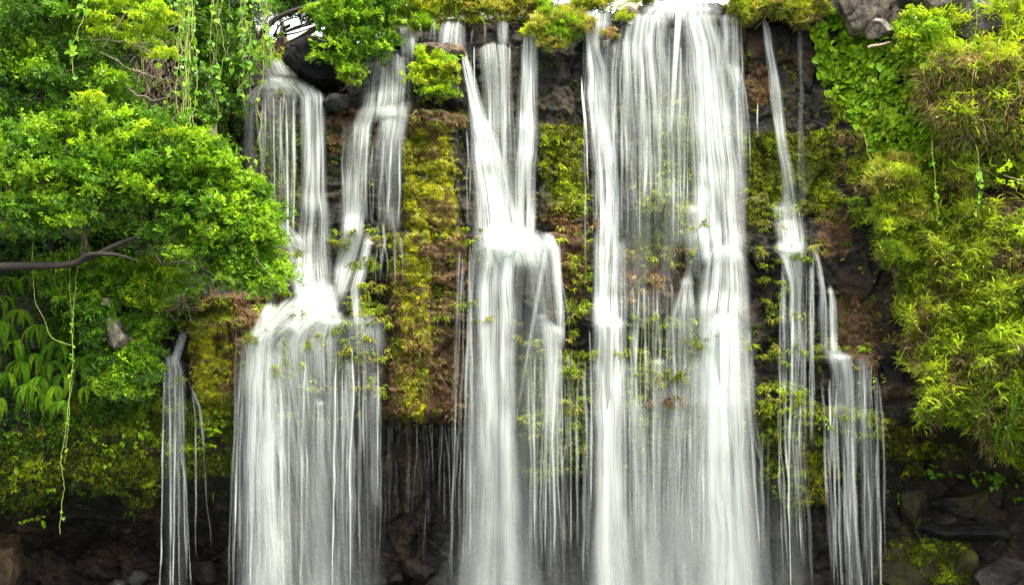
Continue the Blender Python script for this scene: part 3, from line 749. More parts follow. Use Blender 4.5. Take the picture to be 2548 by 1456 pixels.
BOT = 1500
FALLS = [
 dict(label='narrow leftmost cascade of thin water strands beside bright yellow moss', at=(435, 890),
  sheets=[[(832, 447, 471, .7), (870, 428, 455, .75), (892, 408, 442, .9)], [(888, 406, 444, .85), (930, 403, 464, .65), (1000, 402, 468, .4), (1150, 402, 470, .22), (BOT, 398, 478, .12)]],
  strands=[([(410, 895), (406, 1100), (403, 1300), (398, BOT)], 6, .9), ([(437, 890), (436, 1100), (433, 1300), (430, BOT)], 7, 1.0), ([(455, 930), (456, 1150), (462, 1400)], 5, .7),
           ([(476, 960), (496, 1010), (506, 1090), (508, 1150)], 8, .8), ([(478, 970), (488, 1040), (486, 1200), (488, 1400)], 6, .6), ([(508, 1130), (513, 1240), (528, 1375)], 4, .45), ([(420, 900), (424, 1120), (424, BOT)], 6, .8), ([(448, 915), (444, 1100), (446, BOT)], 5, .6)],
  fine=[(400, 470, 920, 400, 500, 1440, 16)]),
 dict(label='tall cascade left of centre pouring past the dark boulder onto a foaming ledge', at=(780, 480),
  sheets=[[(150, 655, 700, .75), (185, 650, 735, .6), (212, 690, 790, .7), (236, 740, 808, .9)], [(228, 742, 808, .95), (300, 745, 815, .85), (450, 745, 820, .78), (600, 733, 830, .62), (725, 715, 838, .6)],
          [(205, 640, 745, .35), (260, 635, 748, .3), (400, 650, 745, .18), (700, 680, 745, .16)], [(205, 655, 695, .4), (240, 600, 655, .45), (300, 602, 640, .3), (430, 606, 650, .15)],
          [(553, 688, 706, .6), (580, 692, 745, .65), (640, 705, 790, .5), (715, 715, 800, .45)], [(700, 730, 838, .6), (730, 728, 850, 1.0), (770, 722, 855, 1.15), (800, 700, 862, 1.1)],
          [(760, 655, 692, .6), (800, 625, 690, .8)], ],
  strands=[([(680, 235), (682, 400), (684, 560)], 5, .7), ([(712, 240), (716, 420), (716, 640)], 8, .8), ([(730, 240), (733, 430), (730, 600)], 7, .7), ([(660, 240), (660, 400)], 5, .5), ([(698, 240), (696, 520)], 6, .6)],
  fine=[(610, 740, 250, 625, 740, 520, 26)]),
 dict(label='broad ragged curtain of water over the mossy ledge at lower left', at=(720, 1000),
  sheets=[[(768, 655, 692, .75), (800, 628, 690, .8), (850, 606, 688, .85), (960, 596, 690, .86), (1200, 588, 700, .72), (BOT, 582, 730, .66)],
          [(772, 725, 862, .9), (815, 690, 866, .8), (850, 668, 860, .7), (920, 672, 862, .62), (1100, 690, 872, .45), (1300, 720, 880, .36), (BOT, 730, 900, .36)],
          [(716, 742, 836, .75), (760, 708, 846, .8), (800, 662, 830, .66), (840, 628, 780, .55), (900, 606, 740, .5), (980, 598, 720, .4)], [(745, 700, 770, .5), (785, 655, 725, .6), (825, 615, 690, .65), (870, 596, 680, .7), (940, 590, 672, .6)], [(790, 830, 960, .7), (812, 840, 962, .45), (870, 846, 962, .3)],
          [(880, 640, 720, .5), (1000, 620, 720, .55), (1200, 610, 730, .6), (BOT, 600, 750, .6)], [(900, 850, 880, .6), (1000, 845, 880, .5), (1200, 850, 890, .35), (1400, 850, 890, .25)], [(930, 915, 945, .5), (1050, 910, 945, .4), (1250, 915, 950, .25)],
          [(790, 850, 960, .4), (860, 850, 965, .26), (1100, 860, 965, .18), (BOT, 860, 965, .14)], [(995, 778, 800, .9), (1015, 785, 812, .8), (1100, 780, 815, .6), (1300, 780, 820, .35), (BOT, 770, 830, .3)],
          [(1000, 580, 760, .3), (1250, 575, 820, .32), (BOT, 570, 900, .34)], [(1300, 560, 960, .05), (1380, 550, 980, .28), (BOT, 540, 1000, .5)]],
  strands=[([(600, 890), (590, 1100), (585, 1300), (580, BOT)], 7, .9), ([(700, 960), (700, 1200), (706, BOT)], 8, .8), ([(836, 880), (832, 1100), (826, BOT)], 6, .9), ([(875, 860), (880, 1000), (870, 1150), (872, BOT)], 6, .9),
           ([(905, 880), (904, 1060), (908, 1200)], 5, .7), ([(940, 860), (942, 1000), (938, 1250)], 6, .7), ([(760, 900), (752, 1100), (748, BOT)], 7, .7), ([(640, 900), (628, 1200), (622, BOT)], 9, .8), ([(664, 900), (662, 1200), (660, BOT)], 9, .8)],
  fine=[(585, 960, 900, 580, 960, 1440, 130), (585, 700, 850, 580, 740, 1420, 40)]),
 dict(label='forked cascade below the flowering bush, splitting over green moss', at=(960, 200),
  sheets=[[(128, 928, 1022, .8), (160, 908, 1026, .75), (260, 895, 1025, .62), (285, 885, 1020, .6)], [(262, 893, 950, .6), (320, 876, 926, .85), (430, 856, 916, .85), (590, 846, 902, .8), (730, 822, 862, .6)],
          [(262, 945, 1020, .75), (320, 932, 1012, .75), (400, 925, 1005, .5), (560, 935, 1000, .25)], [(590, 906, 931, 1.0), (640, 893, 926, .95), (720, 872, 906, .8), (795, 878, 900, .7)], [(300, 848, 900, .3), (450, 845, 880, .25), (700, 835, 860, .2)]],
  strands=[([(995, 330), (994, 480), (990, 575)], 6, .9), ([(955, 340), (948, 450), (940, 590)], 7, .8), ([(975, 340), (968, 470), (962, 560)], 6, .7), ([(1000, 590), (1002, 720)], 4, .5)],
  fine=[(850, 1000, 330, 850, 1000, 560, 40), (930, 1000, 560, 930, 1000, 700, 20)]),
 dict(label='small fall at the top tier left of the capped boulder', at=(1010, 90), sheets=[[(60, 993, 1030, .6), (90, 992, 1038, .75), (134, 993, 1040, .75)]], strands=[], fine=[(1045, 1085, 60, 1045, 1085, 110, 8)]),
 dict(label='short twin fall on the top tier under yellow grass', at=(1120, 80), sheets=[[(46, 1100, 1160, .8), (80, 1090, 1160, .75), (114, 1085, 1160, .7)], [(50, 1237, 1264, .6), (100, 1238, 1266, .6)]], strands=[], fine=[(1160, 1235, 50, 1160, 1235, 95, 8)]),
 dict(label='central waterfall of three joining streams that bursts on a white ledge', at=(1250, 480),
  sheets=[[(122, 1142, 1160, .9), (180, 1152, 1182, .95), (300, 1166, 1214, .9), (330, 1170, 1225, .9)], [(102, 1190, 1274, .8), (200, 1195, 1272, .72), (330, 1195, 1276, .66), (470, 1205, 1285, .6), (575, 1210, 1290, .7)],
          [(60, 1312, 1346, .8), (85, 1300, 1335, .9), (110, 1298, 1346, .9), (300, 1282, 1336, .88), (450, 1272, 1332, .85), (575, 1278, 1332, .9)], [(296, 1165, 1215, .9), (350, 1167, 1250, .92), (480, 1170, 1290, .88), (585, 1168, 1335, .9)],
          [(560, 1180, 1330, .7), (582, 1176, 1352, 1.2), (605, 1180, 1375, 1.15), (650, 1200, 1385, .75)]],
  strands=[([(1180, 110), (1182, 260)], 4, .7), ([(1268, 110), (1268, 330)], 5, .8)], fine=[(1165, 1290, 140, 1170, 1290, 480, 24), (1158, 1172, 340, 1158, 1170, 580, 6)]),
 dict(label='thick white column of the central waterfall below its ledge', at=(1240, 1000),
  sheets=[[(592, 1200, 1312, 1.0), (700, 1182, 1306, 1.0), (900, 1177, 1298, .95), (1200, 1180, 1296, .85), (BOT, 1165, 1310, .72)], [(600, 1170, 1215, .5), (800, 1165, 1210, .4), (1200, 1150, 1210, .35), (BOT, 1135, 1215, .32)],
          [(580, 1285, 1365, .95), (610, 1300, 1388, .6), (740, 1310, 1400, .42), (850, 1330, 1404, .45), (960, 1338, 1402, .4), (1100, 1340, 1400, .2)], [(586, 1340, 1378, .9), (620, 1364, 1392, .85), (740, 1378, 1402, .7), (840, 1384, 1408, .5)], [(800, 1335, 1372, .5), (815, 1340, 1404, .9), (900, 1350, 1404, .75), (1100, 1355, 1400, .4), (BOT, 1350, 1400, .2)],
          [(650, 1290, 1350, .2), (900, 1285, 1350, .3), (BOT, 1280, 1360, .25)], [(900, 1170, 1300, .4), (BOT, 1120, 1340, .4)], [(1250, 1080, 1420, .05), (1350, 1060, 1440, .3), (BOT, 1040, 1460, .55)]],
  strands=[([(1385, 640), (1396, 760), (1404, 830)], 7, .8), ([(1360, 900), (1358, 1200), (1356, 1400)], 7, .8), ([(1383, 900), (1374, 1100), (1380, 1300), (1376, 1400)], 9, .9), ([(1395, 860), (1400, 1050), (1398, 1200)], 5, .7), ([(1330, 880), (1330, 1150), (1332, 1380)], 6, .6)],
  fine=[(1375, 1396, 625, 1388, 1406, 840, 12), (1310, 1460, 900, 1310, 1460, 1420, 70), (1140, 1180, 640, 1120, 1180, 1420, 30)]),
 dict(label='widest waterfall right of centre, a great white curtain from the crest', at=(1650, 300),
  sheets=[[(-8, 1640, 1780, .9), (8, 1600, 1795, 1.0), (20, 1580, 1800, 1.0), (36, 1560, 1812, 1.0)], [(24, 1450, 1526, .85), (50, 1448, 1530, .85), (78, 1452, 1528, .8)], [(74, 1450, 1492, .9), (110, 1454, 1496, .95), (250, 1460, 1528, .95), (400, 1465, 1540, .95), (600, 1470, 1548, .9), (800, 1470, 1556, .9)],
          [(70, 1500, 1535, .6), (200, 1490, 1545, .6), (320, 1490, 1550, .6)], [(30, 1545, 1672, .95), (110, 1526, 1672, .88), (250, 1522, 1690, .66), (400, 1522, 1700, .44), (560, 1525, 1705, .30), (800, 1535, 1705, .20)],
          [(30, 1690, 1782, .95), (80, 1690, 1800, .92), (200, 1695, 1830, .9), (350, 1705, 1850, .88), (500, 1712, 1855, .84), (640, 1715, 1868, .85)], [(32, 1786, 1842, .65), (165, 1794, 1844, .6)], [(160, 1800, 1842, .85), (250, 1815, 1858, .7), (420, 1828, 1858, .4), (600, 1835, 1862, .25)],
          [(60, 1660, 1700, .35), (300, 1660, 1720, .3), (600, 1650, 1730, .22)]],
  strands=[([(1446, 180), (1458, 320), (1466, 480)], 5, .8), ([(1843, 40), (1848, 200), (1852, 300)], 4, .6), ([(1680, 60), (1684, 240), (1690, 420)], 5, .6), ([(1610, 330), (1602, 520)], 8, .6), ([(1885, 250), (1886, 360)], 3, .6)],
  fine=[(1530, 1720, 100, 1530, 1720, 560, 70), (1720, 1850, 80, 1730, 1860, 480, 40), (1450, 1540, 120, 1460, 1545, 700, 24)]),
 dict(label='left column of the widest waterfall striking a bulge halfway down', at=(1510, 1100),
  sheets=[[(780, 1470, 1540, 1.1), (800, 1470, 1562, 1.1), (900, 1476, 1562, .98), (1150, 1474, 1562, .92), (BOT, 1468, 1585, .85)], [(600, 1525, 1560, .5), (800, 1530, 1560, .4)], [(900, 1452, 1600, .35), (BOT, 1440, 1680, .42)], [(1000, 1560, 1610, .5), (1150, 1570, 1610, .4), (1300, 1570, 1620, .3)]],
  strands=[([(1468, 820), (1472, 1000), (1470, 1300)], 6, .7)], fine=[(1540, 1720, 700, 1545, 1700, 1430, 90)]),
 dict(label='right column of the widest waterfall fanning over bulges to the pool', at=(1800, 1100),
  sheets=[[(612, 1765, 1842, 1.1), (640, 1740, 1862, .95), (800, 1720, 1872, .85), (1000, 1712, 1884, .8)], [(782, 1765, 1842, 1.15), (810, 1745, 1856, 1.05), (950, 1735, 1876, .95), (1150, 1730, 1890, .82), (BOT, 1735, 1915, .78)], [(900, 1690, 1760, .4), (1200, 1690, 1770, .5), (BOT, 1680, 1790, .55)],
          [(684, 1708, 1726, .7), (720, 1685, 1735, .7), (820, 1655, 1745, .5), (1000, 1640, 1750, .35)], [(515, 1706, 1740, .5), (530, 1700, 1745, .55), (680, 1700, 1750, .4)], [(890, 1625, 1660, .4), (1000, 1610, 1700, .35), (BOT, 1590, 1720, .38)], [(900, 1600, 1890, .25), (1200, 1560, 1920, .38), (BOT, 1540, 1950, .46)], [(1180, 1380, 2020, .05), (1320, 1360, 2040, .38), (BOT, 1340, 2060, .62)]],
  strands=[([(1716, 990), (1716, 1200), (1722, 1400)], 5, .8), ([(1688, 960), (1692, 1200)], 5, .6), ([(1745, 1050), (1752, 1250), (1750, 1400)], 6, .9)], fine=[(1640, 1880, 850, 1620, 1910, 1430, 110)]),
 dict(label='slim arching fall to the right of the widest curtain', at=(1950, 300),
  sheets=[[(35, 1888, 1902, .7), (80, 1895, 1922, .75), (200, 1912, 1945, .75), (350, 1930, 1962, .7), (500, 1945, 1990, .55), (600, 1935, 1995, .5)], [(505, 1922, 1990, .45), (540, 1920, 2008, .6), (600, 1925, 2010, .75), (626, 1922, 2014, .95)], [(616, 1925, 2012, 1.15), (640, 1940, 2005, .9), (720, 1955, 1992, .6), (900, 1960, 1985, .35), (BOT, 1955, 2005, .16)],
          [(60, 1982, 1997, .35), (250, 1984, 2000, .32), (500, 1978, 2005, .18)], [(650, 1930, 2030, .16), (900, 1925, 2010, .14)]],
  strands=[([(1972, 700), (1972, 900), (1964, 1060), (1962, 1250), (1970, BOT)], 6, .9), ([(1992, 980), (1990, 1100), (1984, 1200), (1996, 1400)], 5, .6), ([(1953, 940), (1954, 1100), (1966, 1250)], 6, .7)], fine=[(1920, 2030, 640, 1930, 2030, 1100, 50), (1880, 2000, 1050, 1890, 2010, 1420, 40)]),
 dict(label='stepped rightmost cascade ending in separate thin strands over dark rock', at=(2090, 900),
  sheets=[[(622, 2012, 2032, .9), (640, 2022, 2038, .9), (720, 2035, 2058, .85), (800, 2038, 2062, .6), (880, 2042, 2064, .5)], [(716, 2058, 2068, .8), (760, 2060, 2086, .85), (880, 2060, 2092, .8)], [(872, 2050, 2090, .9), (890, 2056, 2120, 1.0), (940, 2065, 2130, .75), (1040, 2080, 2130, .6), (1080, 2090, 2135, .65), (1250, 2098, 2135, .6), (BOT, 2105, 2150, .5)], [(895, 2110, 2170, .35), (1000, 2110, 2172, .3), (1200, 2140, 2190, .2), (BOT, 2140, 2195, .15)]],
  strands=[([(2150, 900), (2152, 1060)], 4, .6), ([(2168, 905), (2170, 1050)], 4, .7), ([(2062, 960), (2070, 1180)], 5, .8), ([(2186, 1070), (2180, 1200), (2190, 1300), (2192, BOT)], 7, .85), ([(2158, 1080), (2164, 1250), (2172, BOT)], 5, .7), ([(2072, 1210), (2085, 1280), (2100, BOT)], 8, .8), ([(2120, 1080), (2128, 1280), (2148, BOT)], 9, 1.0), ([(2090, 1200), (2110, 1330), (2118, BOT)], 6, .8), ([(2070, 1230), (2075, 1400)], 5, .6), ([(2100, 1100), (2104, 1250), (2126, BOT)], 6, .8)],
  fine=[(2040, 2190, 940, 2050, 2195, 1440, 70)]),
]
for f in FALLS:
    hx, hy = f['at']
    root = empty('waterfall', W(hx, min(1456, hy + 300), float(ray_hit(A([hx]), A([hy]))[0]) - .2), f['label'], 'waterfall', 'waterfalls over the cliff')
    for k in f['sheets']:
        water('water_sheet', root, [sheet_arrays(k, off=.10 + .05 * rng.random(), fade=((8 if k[0][0] < 140 else 26), (0 if k[-1][0] == BOT else 34)))])
    for pts, w, d in f['strands']:
        water('strand', root, [strand_arr(pts, w, d, .16)])
    fine = []
    for t in f['fine']:
        fine += trickles(*t)
    if fine:
        tag(water('trickles', root, fine), kind='stuff')
def foam_arr(px, py, w, h, dens, out_=.18):
    nc_, nr_ = max(8, int(w / 6)), max(8, int(h / 6))
    u_, v_ = np.meshgrid(np.linspace(-1, 1, nc_), np.linspace(-1, 1, nr_))
    r2 = np.sqrt(u_ ** 2 + np.where(v_ < 0, 1.7 * v_, v_) ** 2 + .12 * (vn(u_ * 3 + px, v_ * 3 + py, 4) - .5))
    X_, Y_ = px + u_ * w / 2, py + v_ * h / 2
    yb = ray_hit(A([px] * 9), py + np.linspace(-h / 2, h / 2, 9)).min()
    y_ = np.minimum(yb, gsm(gsm(np.min([ray_hit(X_ + dx_, Y_ + dy_) for dx_ in (-8, 0, 8) for dy_ in (-8, 0, 8)], axis=0), 2, 0), 2, 1)) - .10 - out_ * np.clip(1 - r2 ** 2, 0, 1) ** .5 - .10 * fbm(X_ / 14, Y_ / 14, 5, 3)
    P_ = W(X_, Y_, y_)
    dn_ = (.62 if w > 80 else .42) * dens * (1 - sst(.1, 1.0, r2))
    sd_ = rng.random() * 90
    uv_ = np.stack([X_ * S * .35 + sd_, Y_ * S * 3 + sd_], -1)
    i_ = np.arange(nr_ * nc_).reshape(nr_, nc_)
    Q_ = np.stack([i_[:-1, :-1], i_[1:, :-1], i_[1:, 1:], i_[:-1, 1:]], -1).reshape(-1, 4)
    return P_.reshape(-1, 3), Q_, uv_.reshape(-1, 2), np.stack([dn_.ravel(), np.full(dn_.size, .15)], -1)
FOAM = {'tall cascade left': [(790, 765, 150, 110, 1.0), (775, 730, 110, 60, .6), (745, 600, 70, 80, .5), (690, 205, 110, 60, .6)], 'broad ragged': [(740, 815, 130, 70, .5), (650, 830, 70, 70, .4), (830, 800, 90, 40, .5), (795, 1005, 40, 30, .7)],
        'forked': [(965, 275, 90, 60, .8), (918, 605, 36, 30, .8)], 'central waterfall of': [(1270, 605, 190, 90, 1.1), (1200, 310, 60, 60, .8)], 'thick white': [(1360, 610, 70, 60, .7), (1385, 825, 50, 60, .7), (1350, 790, 40, 40, .5)],
        'widest waterfall right': [(1690, 22, 220, 40, .9), (1490, 60, 80, 50, .5), (1720, 520, 50, 40, .4)], 'left column of': [(1515, 805, 90, 80, .8)], 'right column of': [(1800, 625, 80, 60, .7), (1800, 805, 100, 90, .9), (1708, 705, 50, 60, .5), (1640, 900, 50, 30, .4)],
        'slim arching': [(1966, 612, 100, 60, 1.0), (1962, 560, 90, 60, .5), (1940, 520, 50, 40, .3)], 'stepped rightmost': [(2090, 890, 80, 44, .9), (2066, 725, 24, 30, .6)], 'narrow leftmost': [(425, 892, 40, 30, .8)]}
for o in list(COL.objects):
    if o.name.startswith('waterfall'):
        for k_, ls in FOAM.items():
            if o['label'].startswith(k_):
                for q_ in ls: water('foam', o, [foam_arr(*q_)])
# drips under the overhang in the middle
root = empty('dripping_water', W(1080, 1300, 0), 'fine drips falling from the overhang below the mossy pillar', 'water')
tag(water('drips', root, trickles(960, 1160, 1045, 960, 1160, 1330, 70, (1.2, 2.6), (.06, .22), 10, 90, .05)), kind='stuff')

# ------------------------------------------------------------------ moss and cliff growth
parts = []
for z in Z_YELLOW: parts.append(grow(z, 24, MOSS, 'moss', (.7, 1.5), .008, patch=(16, 82, .34), mix=('brown', 30, 81, .58)))
stuff('yellow_moss', 'bright yellow green moss on the pillars between the falls', 'moss', parts)
parts = []
for z in Z_OLIVE: parts.append(grow(z, 46, MOSSL, 'olive', (.6, 1.3), .01, patch=(28, 83, .36), mix=('ygreen', 40, 85, .58)))
stuff('olive_moss', 'dark olive moss hanging on wet rock behind the water', 'moss', parts)
parts = []
for z in Z_BROWN: parts.append(grow(z, 110, FRONDS, 'brown', (.6, 1.3), .0, patch=(22, 87, .44), mix=('frond', 36, 88, .60)))
stuff('brown_moss', 'feathery brown dead moss on ledges of the cliff', 'moss', parts)
# feathery green growth on lips
lips = []
for x0, x1, yy, n in [(850, 960, 600, 26), (880, 960, 660, 34), (880, 960, 720, 34), (850, 960, 770, 36), (880, 950, 800, 24), (610, 700, 850, 10), (800, 960, 815, 16), (840, 930, 860, 10), (600, 690, 950, 9), (690, 780, 940, 12),
                      (830, 930, 900, 9), (1365, 1460, 520, 18), (1365, 1460, 560, 18), (1380, 1460, 600, 10), (1390, 1465, 780, 24), (1400, 1460, 660, 16), (1400, 1460, 700, 10), (1880, 1960, 560, 14), (1880, 1960, 640, 20), (1880, 1960, 700, 16), (1960, 2030, 640, 10),
                      (1900, 2000, 800, 20), (1890, 2000, 880, 20), (1890, 1990, 985, 34), (1900, 1990, 1010, 24), (1990, 2060, 1020, 14), (2040, 2130, 1045, 22), (2100, 2205, 1052, 60), (2000, 2100, 1030, 24), (1885, 1990, 975, 20), (2060, 2180, 886, 8), (640, 700, 800, 14), (690, 760, 795, 12), (620, 690, 850, 10), (760, 850, 840, 10), (700, 760, 860, 8), (2020, 2080, 880, 12), (1990, 2060, 1180, 14), (2060, 2120, 1140, 8), (2100, 2180, 1200, 6),
                      (400, 470, 940, 8), (400, 470, 1010, 8), (1390, 1470, 840, 10), (1390, 1460, 920, 14), (1400, 1460, 1000, 10), (1290, 1360, 850, 10), (1300, 1350, 930, 10), (1590, 1680, 800, 12), (1600, 1700, 880, 10), (1560, 1720, 450, 20), (1620, 1740, 360, 16), (1570, 1720, 640, 24), (1560, 1700, 700, 14), (1690, 1740, 560, 10), (1480, 1560, 880, 14), (1560, 1720, 940, 26), (1580, 1740, 1000, 26), (1700, 1880, 860, 20), (1640, 1880, 1050, 24), (1300, 1460, 1050, 24), (1310, 1460, 1110, 18), (1180, 1300, 800, 12), (1620, 1740, 520, 12), (1880, 1990, 1060, 20), (1880, 1980, 760, 16), (860, 960, 880, 14), (760, 960, 960, 20), (600, 760, 900, 16), (640, 900, 1020, 16),  (690, 760, 232, 20), (640, 700, 215, 14), (700, 760, 640, 24), (690, 740, 720, 16), (1160, 1200, 600, 8), (1150, 1190, 760, 8), (980, 1040, 290, 10), (920, 1000, 265, 14), (880, 930, 330, 10)]:
    c = np.stack([rng.uniform(x0, x1, n), yy + rng.normal(0, 9, n)], -1)
    P = W(c[:, 0], c[:, 1], ray_hit(c[:, 0], c[:, 1])); nr = surf_normal(P[:, 0], P[:, 2])
    lips.append(place(FROND, P + nr * (.20 if yy > 540 else .04), nr, rng.uniform(.5, 1.0, n), pick('frond' if rng.random() < .88 else 'brown', n) * (1.25 if yy > 540 else 1)))
stuff('ledge_moss', 'drooping green fringes of moss on ledge lips among the falls', 'moss', lips, M_MOSS)
# general sparse growth over the face
face = [(600, 260), (900, 300), (1000, 140), (1350, 120), (1450, 130), (2010, 130), (2050, 420), (2050, 1050), (2200, 1080), (2200, 1120), (1900, 1250), (1500, 1200), (1160, 1080), (960, 1060), (600, 1000), (580, 820), (700, 700)]
stuff('cliff_moss', 'thin patchy dark moss over the wet cliff face', 'moss', [grow(face, 190, FRONDS, 'wet', (.5, 1.0), 0, patch=(34, 91, .52), mix=('olive', 60, 92, .52)), grow(face, 260, MOSSL, 'olive', (.5, 1.2), 0, patch=(30, 93, .55), mix=('brown', 45, 94, .60))])
# left bank undergrowth; dark leaf tints partly stand in for deep shade
bank = [(0, 0), (640, 0), (620, 200), (600, 380), (540, 700), (460, 740), (380, 900), (400, 1000), (200, 1100), (0, 1150)]
stuff('bank_undergrowth', 'dense small-leaved undergrowth on the shaded left bank', 'undergrowth',
      [grow([(-20, 700), (180, 700), (200, 1040), (-20, 1050)], 240, ROSS, 'dark', (.8, 1.5), .02), grow(bank, 110, ROSS, 'dark', (.8, 1.8), .05, patch=(40, 95, .33), mix=('green', 60, 96, .56), avoid=[[(-20, 700), (180, 700), (200, 1040), (-20, 1050)]]), grow([(90, 660), (420, 640), (500, 740), (400, 870), (380, 1000), (250, 1010), (150, 900)], 60, ROSS, 'dark', (.8, 1.9), .08, mix=('green', 40, 97, .50)),
       grow([(0, 1000), (400, 900), (400, 1180), (160, 1260), (0, 1290)], 90, CREEP, 'dark', (.6, 1.4), .02, patch=(30, 98, .45), mix=('green', 40, 99, .6))], M_LEAF)
# right bank
vinez = [(2015, 70), (2060, 20), (2130, 40), (2170, 90), (2230, 130), (2250, 160), (2330, 150), (2340, 250), (2345, 330), (2290, 390), (2200, 400), (2140, 330), (2090, 250), (2050, 200)]
vinez2 = [(2230, 60), (2330, 20), (2400, 60), (2430, 150), (2350, 190), (2260, 170)]
stuff('creeper_leaves', 'heart-shaped creeper leaves matting the right bank under the tan rock', 'creeper', [grow(vinez, 75, HEART, 'bright', (.7, 1.2), .08, mix=('ygreen', 60, 101, .6)), grow(vinez2, 80, HEART, 'bright', (.7, 1.2), .25), grow(vinez2, 90, ROS, 'lime', (.6, 1.1), .30)], M_LEAF)
bamz = [(2330, 60), (2420, 100), (2460, 20), (2548, 40), (2640, 60), (2640, 1180), (2500, 1150), (2420, 1060), (2290, 1040), (2260, 900), (2240, 780), (2250, 700), (2190, 600), (2180, 500), (2200, 420), (2300, 380), (2340, 300)]
dryz = [[(2300, 200), (2380, 160), (2480, 200), (2560, 180), (2580, 370), (2480, 390), (2350, 340), (2310, 280)], [(2400, 560), (2500, 540), (2548, 620), (2500, 800), (2420, 760)], [(2430, 900), (2548, 880), (2548, 1000), (2470, 1010)], [(2430, 1080), (2500, 1080), (2500, 1150)]]
bamz_all = bamz
BARE = [[(2425, 480), (2470, 455), (2640, 450), (2640, 555), (2450, 562)], [(2200, 395), (2290, 400), (2300, 440), (2210, 430)], [(2470, 620), (2548, 640), (2548, 700), (2480, 690)], [(2330, 505), (2400, 510), (2390, 545), (2320, 540)]]
stuff('bamboo_grass', 'sunlit yellow green bamboo grass covering the right bank', 'grass', [grow(bamz, 40, BAMB, 'bamboo', (.7, 1.35), .08, mix=('dry', 60, 103, .585), puff=.6, avoid=BARE), grow(bamz, 150, GRASSS, 'ygreen', (.9, 1.7), .05, puff=.6, avoid=BARE), grow(bamz, 110, BAMB, 'ygreen', (.9, 1.6), .22, patch=(60, 104, .48), puff=.8, avoid=BARE), grow(bamz, 130, BAMB, 'lime', (.9, 1.6), .24, patch=(50, 108, .55), puff=.8, avoid=BARE)], M_GRASS)
stuff('dry_grass', 'withered brown grass hanging in mats on the right bank', 'grass', [grow(z, 42, DRY, 'dry', (.9, 1.9), .18, tilt=.5, yaw=1.2, puff=.6) for z in dryz[:1]] + [grow(z, 130, DRY, 'dry', (.7, 1.4), .12, tilt=.5, yaw=1.2, puff=.5) for z in dryz[1:]] + [grow(dryz[0], 110, BAMB, 'bamboo', (.6, 1.1), .35, puff=.6), grow(bamz, 420, DRY, 'dry', (.7, 1.4), .15, yaw=1.2, puff=.6)], M_GRASS)
thick = [(2060, 230), (2140, 330), (2200, 420), (2190, 500), (2110, 470), (2060, 330)]
stuff('bank_grass', 'dull green grass tufts hanging beside the dark rock right of the slim fall', 'grass', [grow(thick, 110, GRASSS, 'ygreen', (.7, 1.4), .03, mix=('dry', 30, 105, .55)), grow([(2110, 500), (2190, 500), (2200, 560), (2130, 570)], 120, GRASSS, 'bamboo', (.8, 1.4), .05), grow([(2080, 600), (2250, 650), (2270, 1000), (2130, 1000), (2100, 800)], 900, CREEP, 'ygreen', (.7, 1.3), .02, patch=(40, 106, .5))], M_GRASS)
stuff('cave_moss', 'sparse moss streaks on the dark hollow rock at lower right', 'moss', [grow([(2200, 1130), (2548, 1150), (2548, 1456), (2200, 1456)], 300, MOSS, 'olive', (.6, 1.2), 0, patch=(40, 107, .55))])

# ------------------------------------------------------------------ boulders and stones
def ico(n=3):
    import bmesh
    bm = bmesh.new(); bmesh.ops.create_icosphere(bm, subdivisions=n, radius=1.0)
    V = A([v.co[:] for v in bm.verts]); T = A([[v.index for v in f.verts] for f in bm.faces]); bm.free()
    return V, T
ICO4, ICO3 = ico(5), ico(4)
def n3(V, f, s):
    return (fbm(V[:, 0] * f + 7, V[:, 1] * f + 3, s) + fbm(V[:, 1] * f + 11, V[:, 2] * f + 5, s + 1) + fbm(V[:, 2] * f + 2, V[:, 0] * f + 9, s + 2)) / 3 - .5
def rock(name, label, px, py, rx, ry, y, col_, seed, depth=.6, cuts=9, rough=.22, group=None, tint2=None, big=True, sx=0):
    V, T = ICO4 if big else ICO3
    V = V.copy(); r = np.random.default_rng(seed)
    V = np.sign(V) * np.abs(V) ** .72
    for _ in range(cuts + 4):                               # split faces
        nn = r.normal(size=3); nn /= np.linalg.norm(nn); d = r.uniform(.55, .88)
        h = V @ nn; V = V - np.clip(h - d, 0, None)[:, None] * nn * .97
    f_1, f_2, cid_ = worley(V[:, 0] * 2.3 + V[:, 1] * 1.1 + 9, V[:, 2] * 2.3 + V[:, 1] * .7 + 9, seed)
    V = V * (1 + rough * 1.6 * n3(V, 1.6, seed)[:, None] + rough * 1.0 * n3(V, 5.5, seed + 40)[:, None] + rough * .5 * n3(V, 15, seed + 44)[:, None]
             + (.10 * (cid_ - .5) - .05 * (1 - sst(0, .12, f_2 - f_1)))[:, None])
    d_ = (y + D) / F
    c = W(px, py, y)
    V = V * A([rx * d_, depth, ry * d_]); V[:, 0] += V[:, 2] * sx
    cc = A(col_) * np.clip(.9 + 4.0 * n3(V * 3, 1.5, seed + 60)[:, None] + 2.0 * n3(V * 3, 6, seed + 61)[:, None], .2, 2) * (1 - .5 * (1 - sst(0, .1, f_2 - f_1)))[:, None]
    if tint2 is not None:
        k = sst(.0, .12, n3(V, 1.6, seed + 80))[:, None]
        cc = cc * (1 - k) + k * A(tint2)
    o = obj(name, mesh(name, V, T, M_BOULDER, col=np.clip(cc, .005, 1), smooth=True))
    o.location = c
    return tag(o, label, 'rock', group)

